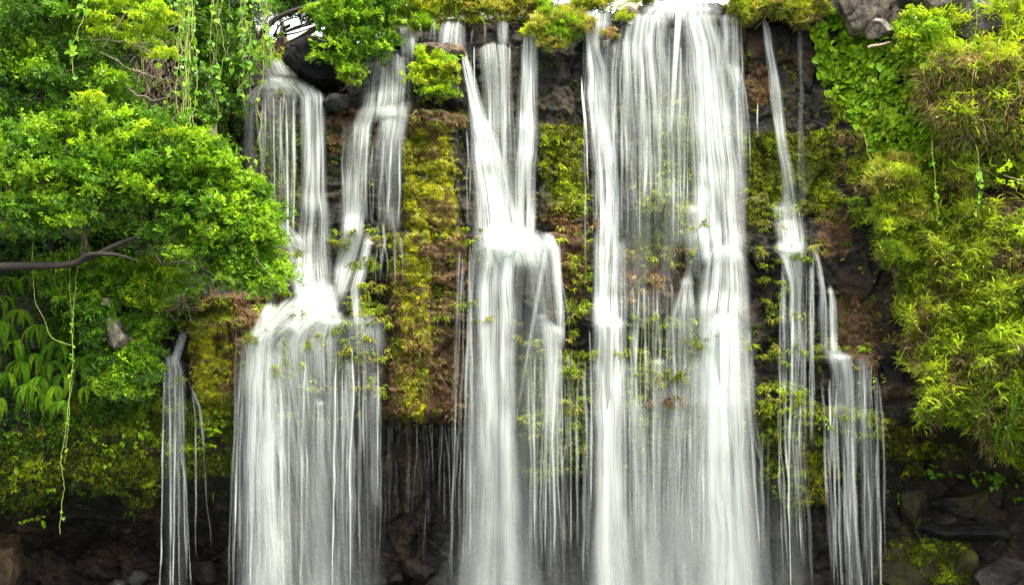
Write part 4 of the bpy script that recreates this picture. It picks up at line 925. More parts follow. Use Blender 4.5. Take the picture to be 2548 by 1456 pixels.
DARK = (.016, .016, .017); BRN = (.075, .05, .032); TAN = (.34, .27, .19)
rock('boulder', 'big black wet boulder under the green shrub at upper left', 800, 168, 104, 66, 1.35, DARK, 5, 1.0, 7, .16)
rock('boulder', 'squat dark grey block below the black boulder', 838, 252, 34, 28, .85, (.035, .035, .032), 6, .35, 8, .12, tint2=(.05, .07, .012))
rock('boulder', 'brown capped boulder behind the flowering bush', 1092, 150, 66, 42, 1.0, (.13, .095, .065), 8, .6, 8, .14, tint2=(.08, .055, .03))
rock('boulder', 'dark recess rock beneath the flowering bush', 1085, 232, 60, 42, .75, (.022, .018, .014), 9, .3, 8, .2)
rock('boulder', 'round tan rock on the crest left of the white curtain', 1560, 28, 36, 26, 1.1, TAN, 11, .35, 5, .1, tint2=(.22, .19, .07))
rock('boulder', 'large tan rock face above the heart-leaved creeper', 2165, -12, 112, 96, .15, (.20, .165, .13), 12, .45, 7, .07, tint2=(.28, .25, .20), sx=.1)
rock('boulder', 'small pale wedge of rock hanging below the large tan rock', 2188, 70, 34, 26, -.15, (.26, .22, .18), 13, .3, 8, .15)
rock('boulder', 'grey brown rock at the top right beyond the creeper', 2330, 0, 90, 60, -.35, (.13, .11, .095), 14, .5, 9, .15, tint2=(.20, .17, .15))
rock('boulder', 'shaded grey rock near the top right corner', 2440, 50, 70, 60, -.7, (.09, .08, .07), 15, .5, 9, .15)
rock('boulder', 'pale pinkish rock standing out of the left bank', 290, 838, 38, 52, -2.3, (.30, .26, .21), 17, .35, 12, .25, sx=-.25)
rock('stone', 'small pale stone above the pinkish rock on the left bank', 268, 752, 15, 17, -2.45, (.20, .17, .14), 18, .15, 8, .2, big=False)
rock('boulder', 'brown boulder at the lower left corner edge', 0, 1425, 44, 110, .4, (.07, .046, .024), 19, .7, 6, .14)
rock('stone', 'angular grey stone at the foot of the leftmost cascade', 340, 1444, 34, 24, 1.2, (.035, .035, .03), 20, .25, 10, .2, big=False)
rock('stone', 'low dark stone left of the leftmost cascade', 292, 1456, 24, 14, 1.1, (.04, .04, .035), 21, .2, 10, .2, big=False)
for k, (px, py, rx, ry, t) in enumerate([(1040, 1418, 48, 30, 'broad slab stone in the hollow under the drips'), (1112, 1398, 34, 28, 'rounded block at the back of the middle hollow'), (985, 1440, 26, 20, 'small pointed stone beside the drips at the bottom'),
        (1085, 1448, 30, 18, 'flat dark stone at the bottom between curtain and column'), (1150, 1446, 26, 18, 'small dark stone left of the central column foot'), (930, 1448, 36, 20, 'wet stone behind the lower left curtain'),
        (650, 1440, 60, 26, 'long brown stone behind the broad lower left curtain'), (600, 1400, 46, 50, 'brown block at the left edge of the lower left curtain'), (510, 1420, 40, 34, 'brown rock right of the leftmost cascade foot')]):
    rock('stone', t, px, py, rx, ry, 2.15, (.018, .016, .013) if k % 2 else (.026, .021, .015), 30 + k, .35, 11, .2, big=False)
rock('boulder', 'long overhung brown block in the lower right hollow', 2400, 1252, 96, 42, .75, (.028, .024, .017), 41, .5, 9, .12, tint2=(.035, .035, .01))
rock('boulder', 'flat wet ledge block under the overhung brown block', 2395, 1320, 116, 28, .6, (.018, .018, .018), 42, .6, 10, .14, tint2=(.028, .03, .01))
rock('boulder', 'mossy leaning slab at the left of the right hollow', 2262, 1260, 34, 70, .7, (.035, .03, .016), 43, .35, 10, .12, tint2=(.06, .065, .01))
rock('boulder', 'jagged grey rock in the bottom right corner', 2490, 1428, 90, 46, -.1, (.04, .036, .03), 44, .6, 14, .25, tint2=(.07, .058, .045))
rock('boulder', 'moss topped block beside the jagged corner rock', 2395, 1418, 34, 52, .35, (.035, .035, .012), 45, .4, 9, .14, tint2=(.075, .08, .012))
rock('boulder', 'broad mossy rock at the foot of the rightmost cascade', 2250, 1440, 80, 46, .6, (.034, .027, .016), 46, .6, 8, .14, tint2=(.04, .045, .01))

# ------------------------------------------------------------------ leafy crowns
def crown_parts(cl, per, protos, pals, size=(.8, 1.3), flat=.75, under=-.35):
    """cl: rows of x, y, z, radius; leaf sprays on the shells of the clumps"""
    n = (per * (cl[:, 3] / cl[:, 3].mean()) ** 2).astype(int).clip(4)
    idx = np.repeat(np.arange(len(cl)), n); m_ = len(idx)
    d = rng.normal(size=(m_, 3)); d /= np.linalg.norm(d, axis=1, keepdims=True)
    d[:, 2] = np.where(d[:, 2] < under, -d[:, 2] * .6, d[:, 2])
    rad = cl[idx, 3] * np.where(rng.random(m_) < .22, rng.uniform(1.0, 1.5, m_), rng.uniform(.35, 1.08, m_) ** .6)
    ax = rng.uniform(.65, 1.45, (len(cl), 3)) * A([1.0, 1, flat * 1.15])
    P = cl[idx, :3] + d * rad[:, None] * ax[idx]
    pi = rng.integers(0, len(pals), len(cl))[idx]
    tint = np.zeros((m_, 3))
    for k, p in enumerate(pals):
        s_ = pi == k
        tint[s_] = pick(p, int(s_.sum()))
    tint *= (rng.uniform(.8, 1.2, len(cl))[idx])[:, None]
    yg = rng.random(m_) < .10; tint[yg] *= A([1.45, 1.3, 1.0])
    return place(protos, P, d, rng.uniform(*size, m_), tint, .4, 3.14)

def clumps(poly, n, y, dy, r, bulge=0):
    c = sample_poly(poly, n * 6)
    keep = [0]
    dm = math.sqrt(area(poly) / n) * .72
    for k in range(1, len(c)):
        if len(keep) >= n: break
        if np.min(np.hypot(*(c[keep] - c[k]).T)) > dm: keep.append(k)
    c = c[keep]
    p = A(poly, float)
    edge = np.array([min(np.hypot(*(p - q_).T)) for q_ in c]) / 150
    yy = y + rng.uniform(-dy, dy, len(c)) - bulge * np.clip(edge, 0, 1)
    P = W(c[:, 0], c[:, 1], yy)
    return np.concatenate([P, rng.uniform(*r, len(c))[:, None]], 1)

def limb(root, pts, r0, r1, mat=None, name='branch', n=18, sides=7, wig=.0):
    """pts: (photo x, photo y, depth)"""
    p = smooth_path(A([W(*q_) for q_ in pts]), n)
    if wig: p[1:-1] += rng.normal(0, wig, (n - 2, 3))
    V, T, C = tube(p, np.linspace(r0, r1, n), sides)
    return obj(name, mesh(name, rel(V, root), T, mat or M_BARK, smooth=True), root)

def foliage(root, parts, name='foliage', mat=None):
    V, T, C = merge(parts)
    return tag(obj(name, mesh(name, rel(V, root), T, mat or M_LEAF, col=C), root), kind='stuff')

def twigs(root, cl, anchor, n, r=.008, mat=None, name='twigs', pick_=None):
    """thin wood from anchor points out to the clumps, joined"""
    parts = []
    anchor = A(anchor, float)
    for k in rng.permutation(len(cl))[:n]:
        c = cl[k, :3]
        a = anchor[np.argmin(np.linalg.norm(anchor - c, axis=1))]
        mid = (a + c) / 2 + rng.normal(0, .12, 3)
        parts.append(tube(smooth_path([a, mid, c + rng.normal(0, .1, 3)], 8), np.linspace(r * 2.2, r * .6, 8), 4))
    V, T, C = merge(parts)
    return tag(obj(name, mesh(name, rel(V, root), T, mat or M_BARK, smooth=True), root), kind='stuff')

# the overhanging tree on the left
root = empty('tree', W(-330, 1000, -3.0), 'leafy green tree leaning from the left edge with a dark bare limb', 'tree')
YL = -3.4
limb(root, [(-330, 1000, -3), (-300, 820, -3.1), (-200, 715, -3.3), (-90, 680, YL)], .30, .17, name='trunk')
main = [(-100, 682, YL), (-20, 665, YL), (77, 661, YL), (167, 662, YL), (207, 647, YL), (240, 636, YL), (267, 619, YL), (300, 603, YL), (347, 588, YL + .1)]
limb(root, main, .10, .035, n=26)
limb(root, [(190, 655, YL), (217, 633, YL - .1), (253, 631, YL - .15), (297, 634, YL - .1), (345, 650, YL)], .055, .02)
limb(root, [(205, 640, YL), (216, 615, YL - .1), (208, 576, YL - .1), (211, 553, YL - .1), (236, 538, YL - .1), (260, 500, YL)], .045, .016)
limb(root, [(347, 588, YL + .1), (420, 560, YL + .2), (500, 520, YL + .2), (580, 510, YL + .1)], .045, .015)
limb(root, [(347, 588, YL + .1), (380, 520, YL + .3), (400, 440, YL + .3), (450, 380, YL + .3)], .04, .014)
limb(root, [(380, 620, YL), (403, 663, YL - .2), (440, 651, YL - .4), (467, 649, YL - .4), (507, 669, YL - .4), (560, 700, YL - .3)], .022, .010)
limb(root, [(403, 650, YL), (408, 625, YL - .35), (418, 605, YL - .4), (440, 580, YL - .4)], .022, .008)
limb(root, [(-60, 675, YL), (0, 560, YL), (30, 520, YL + .1), (60, 420, YL + .1)], .07, .03)
limb(root, [(20, 540, YL), (80, 480, YL + .1), (160, 420, YL + .1), (260, 360, YL + .2)], .04, .015)
C1 = [(0, 330), (120, 300), (250, 290), (330, 300), (420, 305), (500, 335), (560, 385), (610, 440), (655, 490), (675, 560), (680, 640), (695, 695), (650, 735), (580, 715), (510, 680), (440, 630), (350, 570), (240, 550), (150, 580), (0, 610)]
cl1 = clumps(C1, 120, YL + .25, .35, (.22, .36), .5)
edge_r = clumps([(480, 340), (560, 385), (610, 440), (655, 490), (675, 560), (680, 640), (698, 705), (650, 738), (580, 715), (520, 690), (500, 640), (560, 560), (500, 450)], 54, YL + .1, .35, (.18, .30), .3)
cl0 = clumps([(-120, 330), (0, 330), (350, 330), (500, 380), (600, 520), (500, 600), (240, 560), (-120, 640)], 50, YL + 1.0, .3, (.35, .5), 0)
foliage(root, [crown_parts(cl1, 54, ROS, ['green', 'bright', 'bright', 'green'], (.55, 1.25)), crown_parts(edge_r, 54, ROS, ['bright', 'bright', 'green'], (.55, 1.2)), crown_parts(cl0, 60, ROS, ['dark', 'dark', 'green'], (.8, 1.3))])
anch = [W(*q_) for q_ in main] + [W(*q_) for q_ in [(420, 560, YL), (500, 520, YL), (580, 510, YL), (400, 440, YL), (450, 380, YL), (208, 560, YL), (260, 500, YL), (30, 520, YL), (160, 420, YL), (507, 669, YL), (620, 600, YL)]]
twigs(root, np.concatenate([cl1, edge_r]), anch, 110, .009, M_BROWNTWIG)

root = empty('tree', W(-250, 640, -1.6), 'darker tree filling the top left corner behind the overhanging crown', 'tree')
limb(root, [(-250, 640, -1.6), (-150, 350, -1.8), (0, 200, -2), (120, 120, -2.1)], .2, .06, name='trunk')
limb(root, [(0, 200, -2), (90, 230, -2.2), (150, 300, -2.4)], .06, .02)
limb(root, [(60, 330, -2.5), (100, 290, -2.6), (105, 220, -2.6), (150, 160, -2.5)], .04, .015)
C2 = [(-60, -60), (150, -60), (230, 60), (270, 150), (310, 220), (320, 300), (250, 310), (120, 330), (-60, 350)]
cl2 = clumps(C2, 70, -2.2, .5, (.26, .42), .3)
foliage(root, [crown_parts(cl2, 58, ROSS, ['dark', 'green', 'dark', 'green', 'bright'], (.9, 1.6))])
twigs(root, cl2, [W(-150, 350, -1.8), W(0, 200, -2), W(120, 120, -2.1), W(150, 300, -2.4), W(105, 220, -2.6)], 50, .009, M_BROWNTWIG)

root = empty('sapling', W(330, 330, -.5), 'lime green young tree with thin pale twigs at the upper left', 'tree')
YS = -2.6
limb(root, [(360, -60, YS), (320, 20, YS), (285, 75, YS), (260, 110, YS)], .035, .018, M_TWIG, 'trunk')
for pts in ([(200, 98, YS), (260, 98, YS), (310, 100, YS), (370, 108, YS), (410, 122, YS), (440, 130, YS)], [(310, 100, YS), (350, 120, YS), (380, 145, YS), (420, 158, YS)], [(330, 104, YS), (370, 128, YS), (410, 138, YS), (450, 136, YS)],
            [(230, 118, YS), (280, 145, YS), (330, 175, YS), (370, 180, YS)], [(330, 170, YS), (380, 190, YS), (420, 200, YS), (430, 190, YS)], [(300, 200, YS), (340, 235, YS), (385, 250, YS), (420, 240, YS)], [(285, 75, YS), (230, 60, YS), (190, 40, YS), (150, 30, YS)]):
    limb(root, pts, .015, .005, M_TWIG, 'twig', 14, 5, .012)
C3 = [(140, -30), (380, -30), (400, 20), (425, 40), (420, 95), (425, 125), (395, 150), (350, 130), (300, 100), (220, 80), (160, 50)]
cl3 = clumps(C3, 40, YS, .3, (.14, .26), .1)
foliage(root, [crown_parts(cl3, 26, ROSS, ['lime', 'lime', 'bright'], (.8, 1.3), .35)])
cl3b = clumps([(330, 310), (430, 320), (480, 345), (400, 360), (330, 345)], 6, -3.6, .1, (.12, .2)); foliage(root, [crown_parts(cl3b, 22, ROSS, ['lime'], (.9, 1.3), .4)])
cl3c = clumps([(200, 235), (240, 230), (245, 250), (200, 255)], 3, -3.6, .1, (.10, .14)); foliage(root, [crown_parts(cl3c, 18, ROSS, ['lime'], (.9, 1.3), .4)])

# undergrowth shrubs on the left bank
def ysurf(px, py): return float(ray_hit(A([px]), A([py]))[0])
UNDER = [('broad leafy shrub under the dark limb left of the brown ledge', [(100, 650), (220, 640), (300, 660), (330, 720), (290, 770), (200, 760), (120, 740)], 34, ['green', 'bright', 'green'], ROSS, -2.35),
         ('bright shrub under the crown beside the brown ledge', [(300, 640), (420, 650), (480, 700), (430, 740), (380, 790), (320, 760)], 34, ['bright', 'green', 'lime'], ROSS, -2.1),
         ('shrub of small dark leaves above the pinkish rock', [(190, 770), (270, 770), (270, 800), (240, 860), (200, 850)], 14, ['green', 'dark'], ROSS, -2.5),
         ('greyish green shrub below the pinkish rock', [(230, 890), (350, 880), (390, 930), (370, 990), (260, 1000), (215, 950)], 30, ['green', 'dark', 'bright'], ROSS, -2.3),
         ('bright shrub tucked right of the pinkish rock', [(330, 790), (390, 800), (400, 870), (370, 900), (335, 860)], 14, ['green', 'bright'], ROSS, -2.0)]
# trees standing back on the plateau, against the sky
def back_tree(label, px, py, y, poly, n, r, pals, per=34, trunk=None, size=(1.0, 1.6), protos=None):
    root = empty('tree', W(px, py, y), label, 'tree', 'trees on the plateau above the falls')
    for t in (trunk or [[(px, py, y), (px + 10, py - 60, y), (px - 10, py - 140, y)]]):
        limb(root, t, .13, .035, M_BROWNTWIG, 'trunk' if t is (trunk or [0])[0] else 'branch', 12, 6, .03)
    cl = clumps(poly, n, y, 1.0, r)
    foliage(root, [crown_parts(cl, per, protos or ROS, pals, size)])
    twigs(root, cl, [W(px, py - 60, y), W(px - 10, py - 130, y)], max(4, n // 2), .012, M_BROWNTWIG)
back_tree('shady tree above the source of the left cascade', 680, 150, 4.2, [(640, -80), (980, -80), (970, 50), (880, 50), (800, 60), (750, 50), (700, 35), (640, 30)], 50, (.3, .5), ['dark', 'green', 'dark'], 40,
          [[(640, 170, 4.2), (690, 125, 4.2), (735, 105, 4.2), (800, 60, 4.2), (840, -20, 4.2)], [(690, 125, 4.2), (700, 90, 4.2), (720, 60, 4.2)], [(650, 150, 4.3), (720, 128, 4.3), (760, 122, 4.3)]])
back_tree('thin yellow leaved tree against the sky left of the crest', 985, 60, 6, [(930, -40), (1040, -40), (1030, 10), (985, 50), (940, 40)], 16, (.2, .34), ['lime', 'ygreen'], 20)
back_tree('bright sapling seen through the gap behind the left source', 700, 150, 6.5, [(640, 90), (700, 110), (750, 135), (700, 150), (640, 150)], 12, (.16, .26), ['lime', 'bright'], 9)
back_tree('bare spreading tree behind the middle of the crest', 1400, 40, 7, [(1330, -40), (1500, -40), (1490, 0), (1340, -5)], 10, (.2, .3), ['ygreen'], 10,
          [[(1410, 40, 7), (1408, 15, 7), (1370, 12, 7), (1330, -5, 7)], [(1408, 15, 7), (1440, 8, 7), (1480, 10, 7), (1500, -10, 7)], [(1370, 12, 7), (1350, 22, 7), (1335, 20, 7)]])
back_tree('leafy tree behind the round tan rock on the crest', 1600, 40, 6, [(1560, -60), (1680, -60), (1670, 0), (1580, 8)], 16, (.25, .4), ['green', 'bright'], 24)

# ------------------------------------------------------------------ shrubs
def shrub(label, poly, n, y, pals, protos=None, r=(.14, .24), per=26, size=(.8, 1.2), mat=None, group=None, bulge=.25, name='shrub', flat=.8, nt=10, cat='shrub', dy=.15):
    p = A(poly, float); bx, by = p[:, 0].mean(), p[:, 1].max()
    root = empty(name, W(bx, by, y + .1), label, cat, group)
    cl = clumps(poly, n, y, dy, r, bulge)
    foliage(root, [crown_parts(cl, per, protos or ROS, pals, size, flat)], mat=mat)
    twigs(root, cl, [W(bx, by, y + .15), W(bx - 8, by - 8, y + .1), W(bx + 8, by - 5, y + .1)], nt, .007, M_BROWNTWIG)
    return root
def ysurf(px, py): return float(ray_hit(A([px]), A([py]))[0])
for lb, pl, nn_, pa, pr_, yy_ in UNDER: shrub(lb, pl, nn_, yy_, pa, pr_, (.14, .24), 26, (.8, 1.4))
shrub('large glossy green shrub spilling over the black boulder', [(800, 20), (860, -20), (960, -10), (982, 60), (975, 110), (940, 135), (915, 150), (870, 150), (830, 165), (790, 165), (800, 110)], 46, .75, ['green', 'bright', 'green'], r=(.18, .30), per=40)
shrub('small yellow green shrub at the foot of the large glossy shrub', [(845, 170), (890, 160), (905, 180), (890, 212), (850, 205)], 8, .55, ['ygreen', 'bright'], r=(.10, .18), per=30, size=(.6, .9))
shrub('round flowering bush growing from the capped boulder', [(1035, 140), (1080, 128), (1120, 145), (1130, 200), (1115, 245), (1080, 250), (1045, 230), (1032, 190)], 24, .35, ['bright', 'lime', 'ygreen'], r=(.12, .2), per=34, size=(.6, .95))
rg = 'grassy shrubs along the crest'
shrub('tufted yellow shrub at the left end of the crest', [(985, 20), (1030, 0), (1085, 10), (1090, 50), (1060, 78), (1030, 50), (995, 45)], 18, 1.3, ['ygreen', 'bright', 'ridge'], NEED, (.14, .24), 60, (1, 1.5), M_GRASS, rg)
shrub('low brownish shrub above the short twin fall', [(1090, 0), (1170, -8), (1230, 0), (1230, 26), (1170, 40), (1100, 30)], 18, 1.4, ['ridge', 'ygreen'], NEED, (.14, .24), 60, (1, 1.5), M_GRASS, rg)
shrub('low shrub on the crest left of the round bush', [(1230, -8), (1340, -8), (1345, 20), (1300, 40), (1240, 34)], 18, 1.4, ['ridge', 'bright', 'ridge'], NEED, (.14, .24), 60, (1, 1.5), M_GRASS, rg)
shrub('rounded fine leaved bush beside the central streams', [(1330, 62), (1350, 45), (1400, 38), (1445, 52), (1448, 80), (1420, 100), (1380, 118), (1345, 100), (1325, 85)], 24, .75, ['ridge', 'ygreen', 'bright'], NEED, (.14, .24), 64, (1, 1.4), M_GRASS, rg)
shrub('small shrub on the crest behind the round tan rock', [(1445, -5), (1500, -5), (1520, 12), (1470, 25), (1440, 20)], 9, 1.6, ['ygreen', 'ridge'], NEED, (.12, .2), 50, (1, 1.4), M_GRASS, rg)
shrub('tiny grass tuft on the face of the round tan rock', [(1540, 38), (1570, 32), (1580, 45), (1550, 54)], 5, .72, ['ygreen'], NEED, (.07, .1), 40, (.7, 1), M_GRASS, rg, bulge=.02)
shrub('grassy shrub at the right end of the white curtain', [(1825, 5), (1870, -10), (1920, 0), (1925, 35), (1880, 45), (1866, 75), (1850, 45), (1830, 35)], 22, .75, ['ygreen', 'ridge'], NEED, (.14, .22), 64, (1, 1.4), M_GRASS, rg)
shrub('brown green shrub overhanging the slim fall', [(1920, 0), (1990, -10), (2040, 0), (2045, 50), (2010, 60), (1985, 70), (1950, 45)], 24, .55, ['ridge', 'ygreen', 'dry'], NEED, (.14, .22), 64, (1, 1.4), M_GRASS, rg)
shrub('small ochre clump on the rock between the first streams of the curtain', [(1500, 80), (1525, 74), (1535, 92), (1515, 105)], 4, .55, ['ridge', 'dry'], NEED, (.06, .1), 40, (.6, .9), M_GRASS, rg, bulge=.02)
shrub('pale feathery shrub hanging at the edge of the dark right rock', [(2180, 430), (2230, 400), (2280, 430), (2290, 520), (2270, 620), (2240, 700), (2205, 650), (2190, 560)], 40, -1.0, ['ygreen', 'bamboo', 'ridge'], NEED, (.14, .26), 60, (1, 1.6), M_GRASS, bulge=.1, dy=.3)
shrub('bright leafy bush between the tan rock and grey rock', [(2235, 60), (2290, 30), (2340, 40), (2360, 90), (2340, 140), (2270, 150), (2235, 110)], 22, -.95, ['lime', 'bright'], ROSS, (.14, .22), 34, (.8, 1.3))

# grass and trailing stems along the lip of the plateau
parts = []
for x0, x1, n in [(600, 720, 30), (960, 1090, 50), (1090, 1340, 110), (1330, 1460, 50), (1500, 1590, 24), (1815, 2070, 120)]:
    px = rng.uniform(x0, x1, n); py = np.interp(px, TOPX, TOPY) + rng.normal(2, 7, n)
    P = W(px, py, ray_hit(px, py + 10) + .1)
    for pr_, pal, sc_ in ((GRASSS, 'ygreen', (.8, 1.5)), (DRY, 'ridge', (.6, 1.2)), (NEED, 'ridge', (1, 1.8)), (ROSS, 'bright', (.8, 1.4))):
        k_ = rng.random(n) < .42
        if k_.sum() > 1: parts.append(place(pr_, P[k_] + rng.normal(0, .06, (int(k_.sum()), 3)), np.tile(A([0, -1., 0]), (int(k_.sum()), 1)), rng.uniform(*sc_, int(k_.sum())), pick(pal, int(k_.sum())), .4, 1.2))
stuff('crest_grass', 'tangled grass and stems along the crest between the shrubs', 'grass', parts, M_GRASS)

# ------------------------------------------------------------------ hanging vines with their own leaves
def leaf_mesh(name, L, c):
    v, t = heart(L)
    return mesh(name, v, t, M_LEAF, col=np.tile(A(c), (len(v), 1)))
LEAVES = [leaf_mesh('leaf', .135, c) for c in ((.10, .26, .012), (.15, .32, .014), (.06, .18, .010), (.20, .34, .02))]
def vine(label, pts, y, nleaf, r=.007, wig=.03, lscale=(.6, 1.1), mat=None, group=None, cat='vine', fall=0):
    top = pts[0]
    root = empty('vine', W(pts[-1][0], pts[-1][1], y), label, cat, group)
    n = max(10, int(abs(pts[-1][1] - pts[0][1]) / 10))
    p = smooth_path(A([W(a, b_, y) for a, b_ in pts]), n)
    w = np.cumsum(rng.normal(0, wig * .5, (n, 3)), 0); w -= np.linspace(0, 1, n)[:, None] * w[-1]; w[:, 2] *= .3
    p = p + w
    V, T, C = tube(p, np.full(n, r), 4)
    obj('stem', mesh('stem', rel(V, root), T, mat or M_STEM, smooth=True), root)
    for k in range(nleaf):
        i = rng.integers(1, n)
        o = obj('leaf', LEAVES[rng.integers(0, 4)], root)
        o.location = p[i] - np.array(root.location) + rng.normal(0, .02, 3)
        o.rotation_euler = (rng.normal(.1, .35), rng.normal(0, .4), math.pi + rng.normal(0, .7))
        o.scale = [float(rng.uniform(*lscale))] * 3
    return root
vg = 'vines hanging in the curtain at upper left'
ORDN = 'first second third fourth fifth sixth seventh eighth ninth tenth eleventh twelfth thirteenth fourteenth fifteenth sixteenth seventeenth eighteenth nineteenth twentieth'.split()
VX = np.sort(rng.uniform(345, 685, 40))
for k in range(40):
    px = VX[k]
    VL = 'leafy vine in the hanging curtain, %s from its %s edge' % (ORDN[min(k, 39 - k)], 'left' if k < 20 else 'right')
    ln = rng.uniform(110, 320) * (1 - .45 * max(0, (px - 560) / 130))
    vine(VL, [(px, -40), (px + rng.normal(0, 6), ln * .4), (px + rng.normal(0, 9), ln * .75), (px + rng.normal(0, 12), ln)], rng.uniform(-1.9, .2), int(rng.integers(5, 10)), .006, .04, group=vg, mat=M_STEM if rng.random() < .6 else M_BROWNTWIG)
for k in range(7):
    px = 450 + 5 * k + rng.normal(0, 1.2)
    vine('pale yellow stem in the brightest vine bundle, %s from its left' % ORDN[k], [(px, -40), (px + 2, 120), (px + rng.normal(0, 8), 220), (px + rng.normal(4, 8), 330)], -2.1 + rng.normal(0, .08), 7, .009, .03, group='yellow vine bundle')
vine('longest vine dangling in front of the left cascade source', [(655, -30), (650, 80), (654, 200), (640, 260), (655, 300), (640, 355)], -.6, 7, .007, .02)
vine('large leaved vine hanging in front of the top left trees', [(205, -40), (210, 40), (190, 110), (185, 200)], -5.5, 12, .006, .02, (.8, 1.25))
vine('long pale vine strand dropping past the dark limb to the moss wall', [(205, 560), (200, 660), (192, 760), (184, 850), (178, 960), (166, 1080), (156, 1150), (158, 1220), (150, 1330)], -3.1, 22, .0055, .02, (.3, .7))
vine('thin twin strand twisted beside the long pale vine', [(172, 600), (178, 720), (184, 820), (180, 930), (172, 1040), (160, 1150)], -3.05, 7, .0045, .02, (.3, .5))
vine('slack thin vine curving down to the long pale strand', [(82, 600), (80, 700), (86, 760), (110, 800), (125, 845), (150, 852), (178, 860)], -3.2, 3, .006, .01, (.3, .5))
rv = 'vines on the right bank'
vine('yellow green vine trailing down the right bank from the heart-leaved creeper', [(2150, 330), (2165, 400), (2180, 450), (2200, 500), (2215, 540)], -1.2, 14, .007, .02, (.4, .7), group=rv)
vine('vine with paired leaves hanging below the dry grass mat', [(2320, 350), (2330, 420), (2335, 480), (2332, 550)], -1.9, 12, .006, .02, (.5, .8), group=rv)
vine('large leaved vine hanging over bare rock near the right edge', [(2430, 360), (2435, 420), (2440, 480), (2428, 540)], -2.4, 12, .006, .02, (.7, 1.0), group=rv)
vine('vine draped over the grey rock at top right', [(2420, -20), (2425, 60), (2415, 120), (2420, 170)], -1.4, 14, .006, .03, (.6, 1.0), group=rv)
# tangle of bare twigs
root = empty('twig_tangle', W(390, 330, -1.2), 'brown tangle of bare twigs below the vine curtain', 'twigs')
parts = []
for k in range(230):
    a = W(rng.uniform(335, 455), rng.uniform(60, 300), rng.uniform(-1.4, -.5))
    d = A([rng.normal(0, .25), rng.normal(0, .15), -rng.uniform(.15, .7)])
    parts.append(tube(smooth_path([a, a + d * .5 + rng.normal(0, .08, 3), a + d], 7), np.linspace(.008, .004, 7), 3))
V, T, C = merge(parts)
tag(obj('twigs', mesh('twigs', rel(V, root), T, M_BROWNTWIG), root), kind='stuff')
root = empty('tree_stump', W(528, 400, .2), 'ivy clad bare trunk standing at the right edge of the leaning tree', 'trunk')
limb(root, [(528, 410, -.1), (530, 360, -.1), (526, 300, -.05), (520, 240, .2), (512, 190, .6)], .13, .10, M_TWIG, 'trunk', 16, 9, .012)
clv = clumps([(470, 150), (540, 180), (545, 280), (530, 310), (480, 330), (460, 250)], 24, -.25, .12, (.12, .2))
foliage(root, [crown_parts(clv, 14, HEART, ['dark', 'green'], (.5, .8))], 'ivy')
cld = clumps([(340, -40), (690, -60), (660, 30), (610, 90), (590, 260), (560, 290), (480, 160), (360, 120)], 60, .6, .4, (.25, .4))
root = empty('tree', W(600, 300, 1.2), 'shaded leafy tree that carries the vine curtain', 'tree')
limb(root, [(590, 330, 1.2), (600, 200, 1.1), (620, 80, 1.0), (600, -80, 1.0)], .2, .12, name='trunk')
limb(root, [(610, 120, 1.0), (690, 40, 1.0), (800, 0, 1.0)], .08, .03)
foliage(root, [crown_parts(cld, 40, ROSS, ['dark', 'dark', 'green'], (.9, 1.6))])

# ------------------------------------------------------------------ ferns
def frond_mesh(name, L, c, npair=20, wd=.095, arch=1.6):
    P, ang, st = A([0., 0., 0.]), .5, L / npair
    parts = []; pts = [P.copy()]
    for k in range(npair):
        t = (k + 1) / npair
        P = P + st * A([0, math.cos(ang), math.sin(ang)]); ang -= arch / npair; pts.append(P.copy())
        w = wd * math.sin(math.pi * min(1, .12 + .88 * t) ** .75) + .01
        for s_ in (-1, 1):
            parts.append(leaf(w, st * .62, (s_, .35 * math.cos(ang), .35 * math.sin(ang) - .15), up=(0, -math.sin(ang), math.cos(ang)), base=P, fold=.05, bend=.12))
    V, T, J = join(parts, .12)
    tv, tt, _ = tube(pts, np.linspace(.008, .003, len(pts)), 3)
    C = np.concatenate([A(c) * J[:, None], np.tile(A(c) * .6, (len(tv), 1))])
    return mesh(name, np.concatenate([V, tv]), np.concatenate([T, tt + len(V)]), M_FERN, col=C)
FERN = [frond_mesh('frond', L, c, arch=ar) for L, c, ar in ((1.0, (.10, .24, .008), 2.3), (.85, (.14, .28, .010), 2.0), (1.15, (.06, .16, .008), 2.6), (.9, (.19, .32, .012), 2.2))]
def fern(label, px, py, y, n, sc_=(.6, 1.1), group=None, spread=1.3):
    root = empty('fern', W(px, py, y), label, 'fern', group)
    for k in range(n):
        o = obj('frond', FERN[rng.integers(0, 4)], root)
        o.rotation_euler = (rng.normal(-.55 if group else -.1, .25), rng.normal(0, .2), math.pi + (k / max(1, n - 1) - .5) * 2 * spread + rng.normal(0, .15))
        o.scale = [float(rng.uniform(*sc_))] * 3
    return root
ORD = ['first', 'second', 'third', 'fourth', 'fifth', 'sixth', 'seventh', 'eighth', 'ninth', 'tenth', 'eleventh', 'twelfth', 'thirteenth', 'fourteenth', 'fifteenth', 'sixteenth', 'seventeenth', 'eighteenth', 'nineteenth', 'twentieth']
fg = 'ferns hanging in the shade below the dark limb'
FP = [(0, 740, 7), (50, 770, 7), (100, 810, 7), (140, 850, 6), (55, 900, 8), (100, 940, 7), (0, 990, 7), (140, 960, 6), (10, 800, 8), (45, 850, 8), (90, 880, 8), (130, 900, 7), (20, 930, 8), (70, 960, 8), (120, 980, 7), (165, 930, 6), (205, 890, 6), (30, 690, 6), (75, 690, 5), (160, 1000, 5), (-20, 870, 7), (220, 960, 4)]
rows = [('top', 0, 760), ('second', 760, 830), ('third', 830, 890), ('fourth', 890, 945), ('lowest', 945, 2000)]
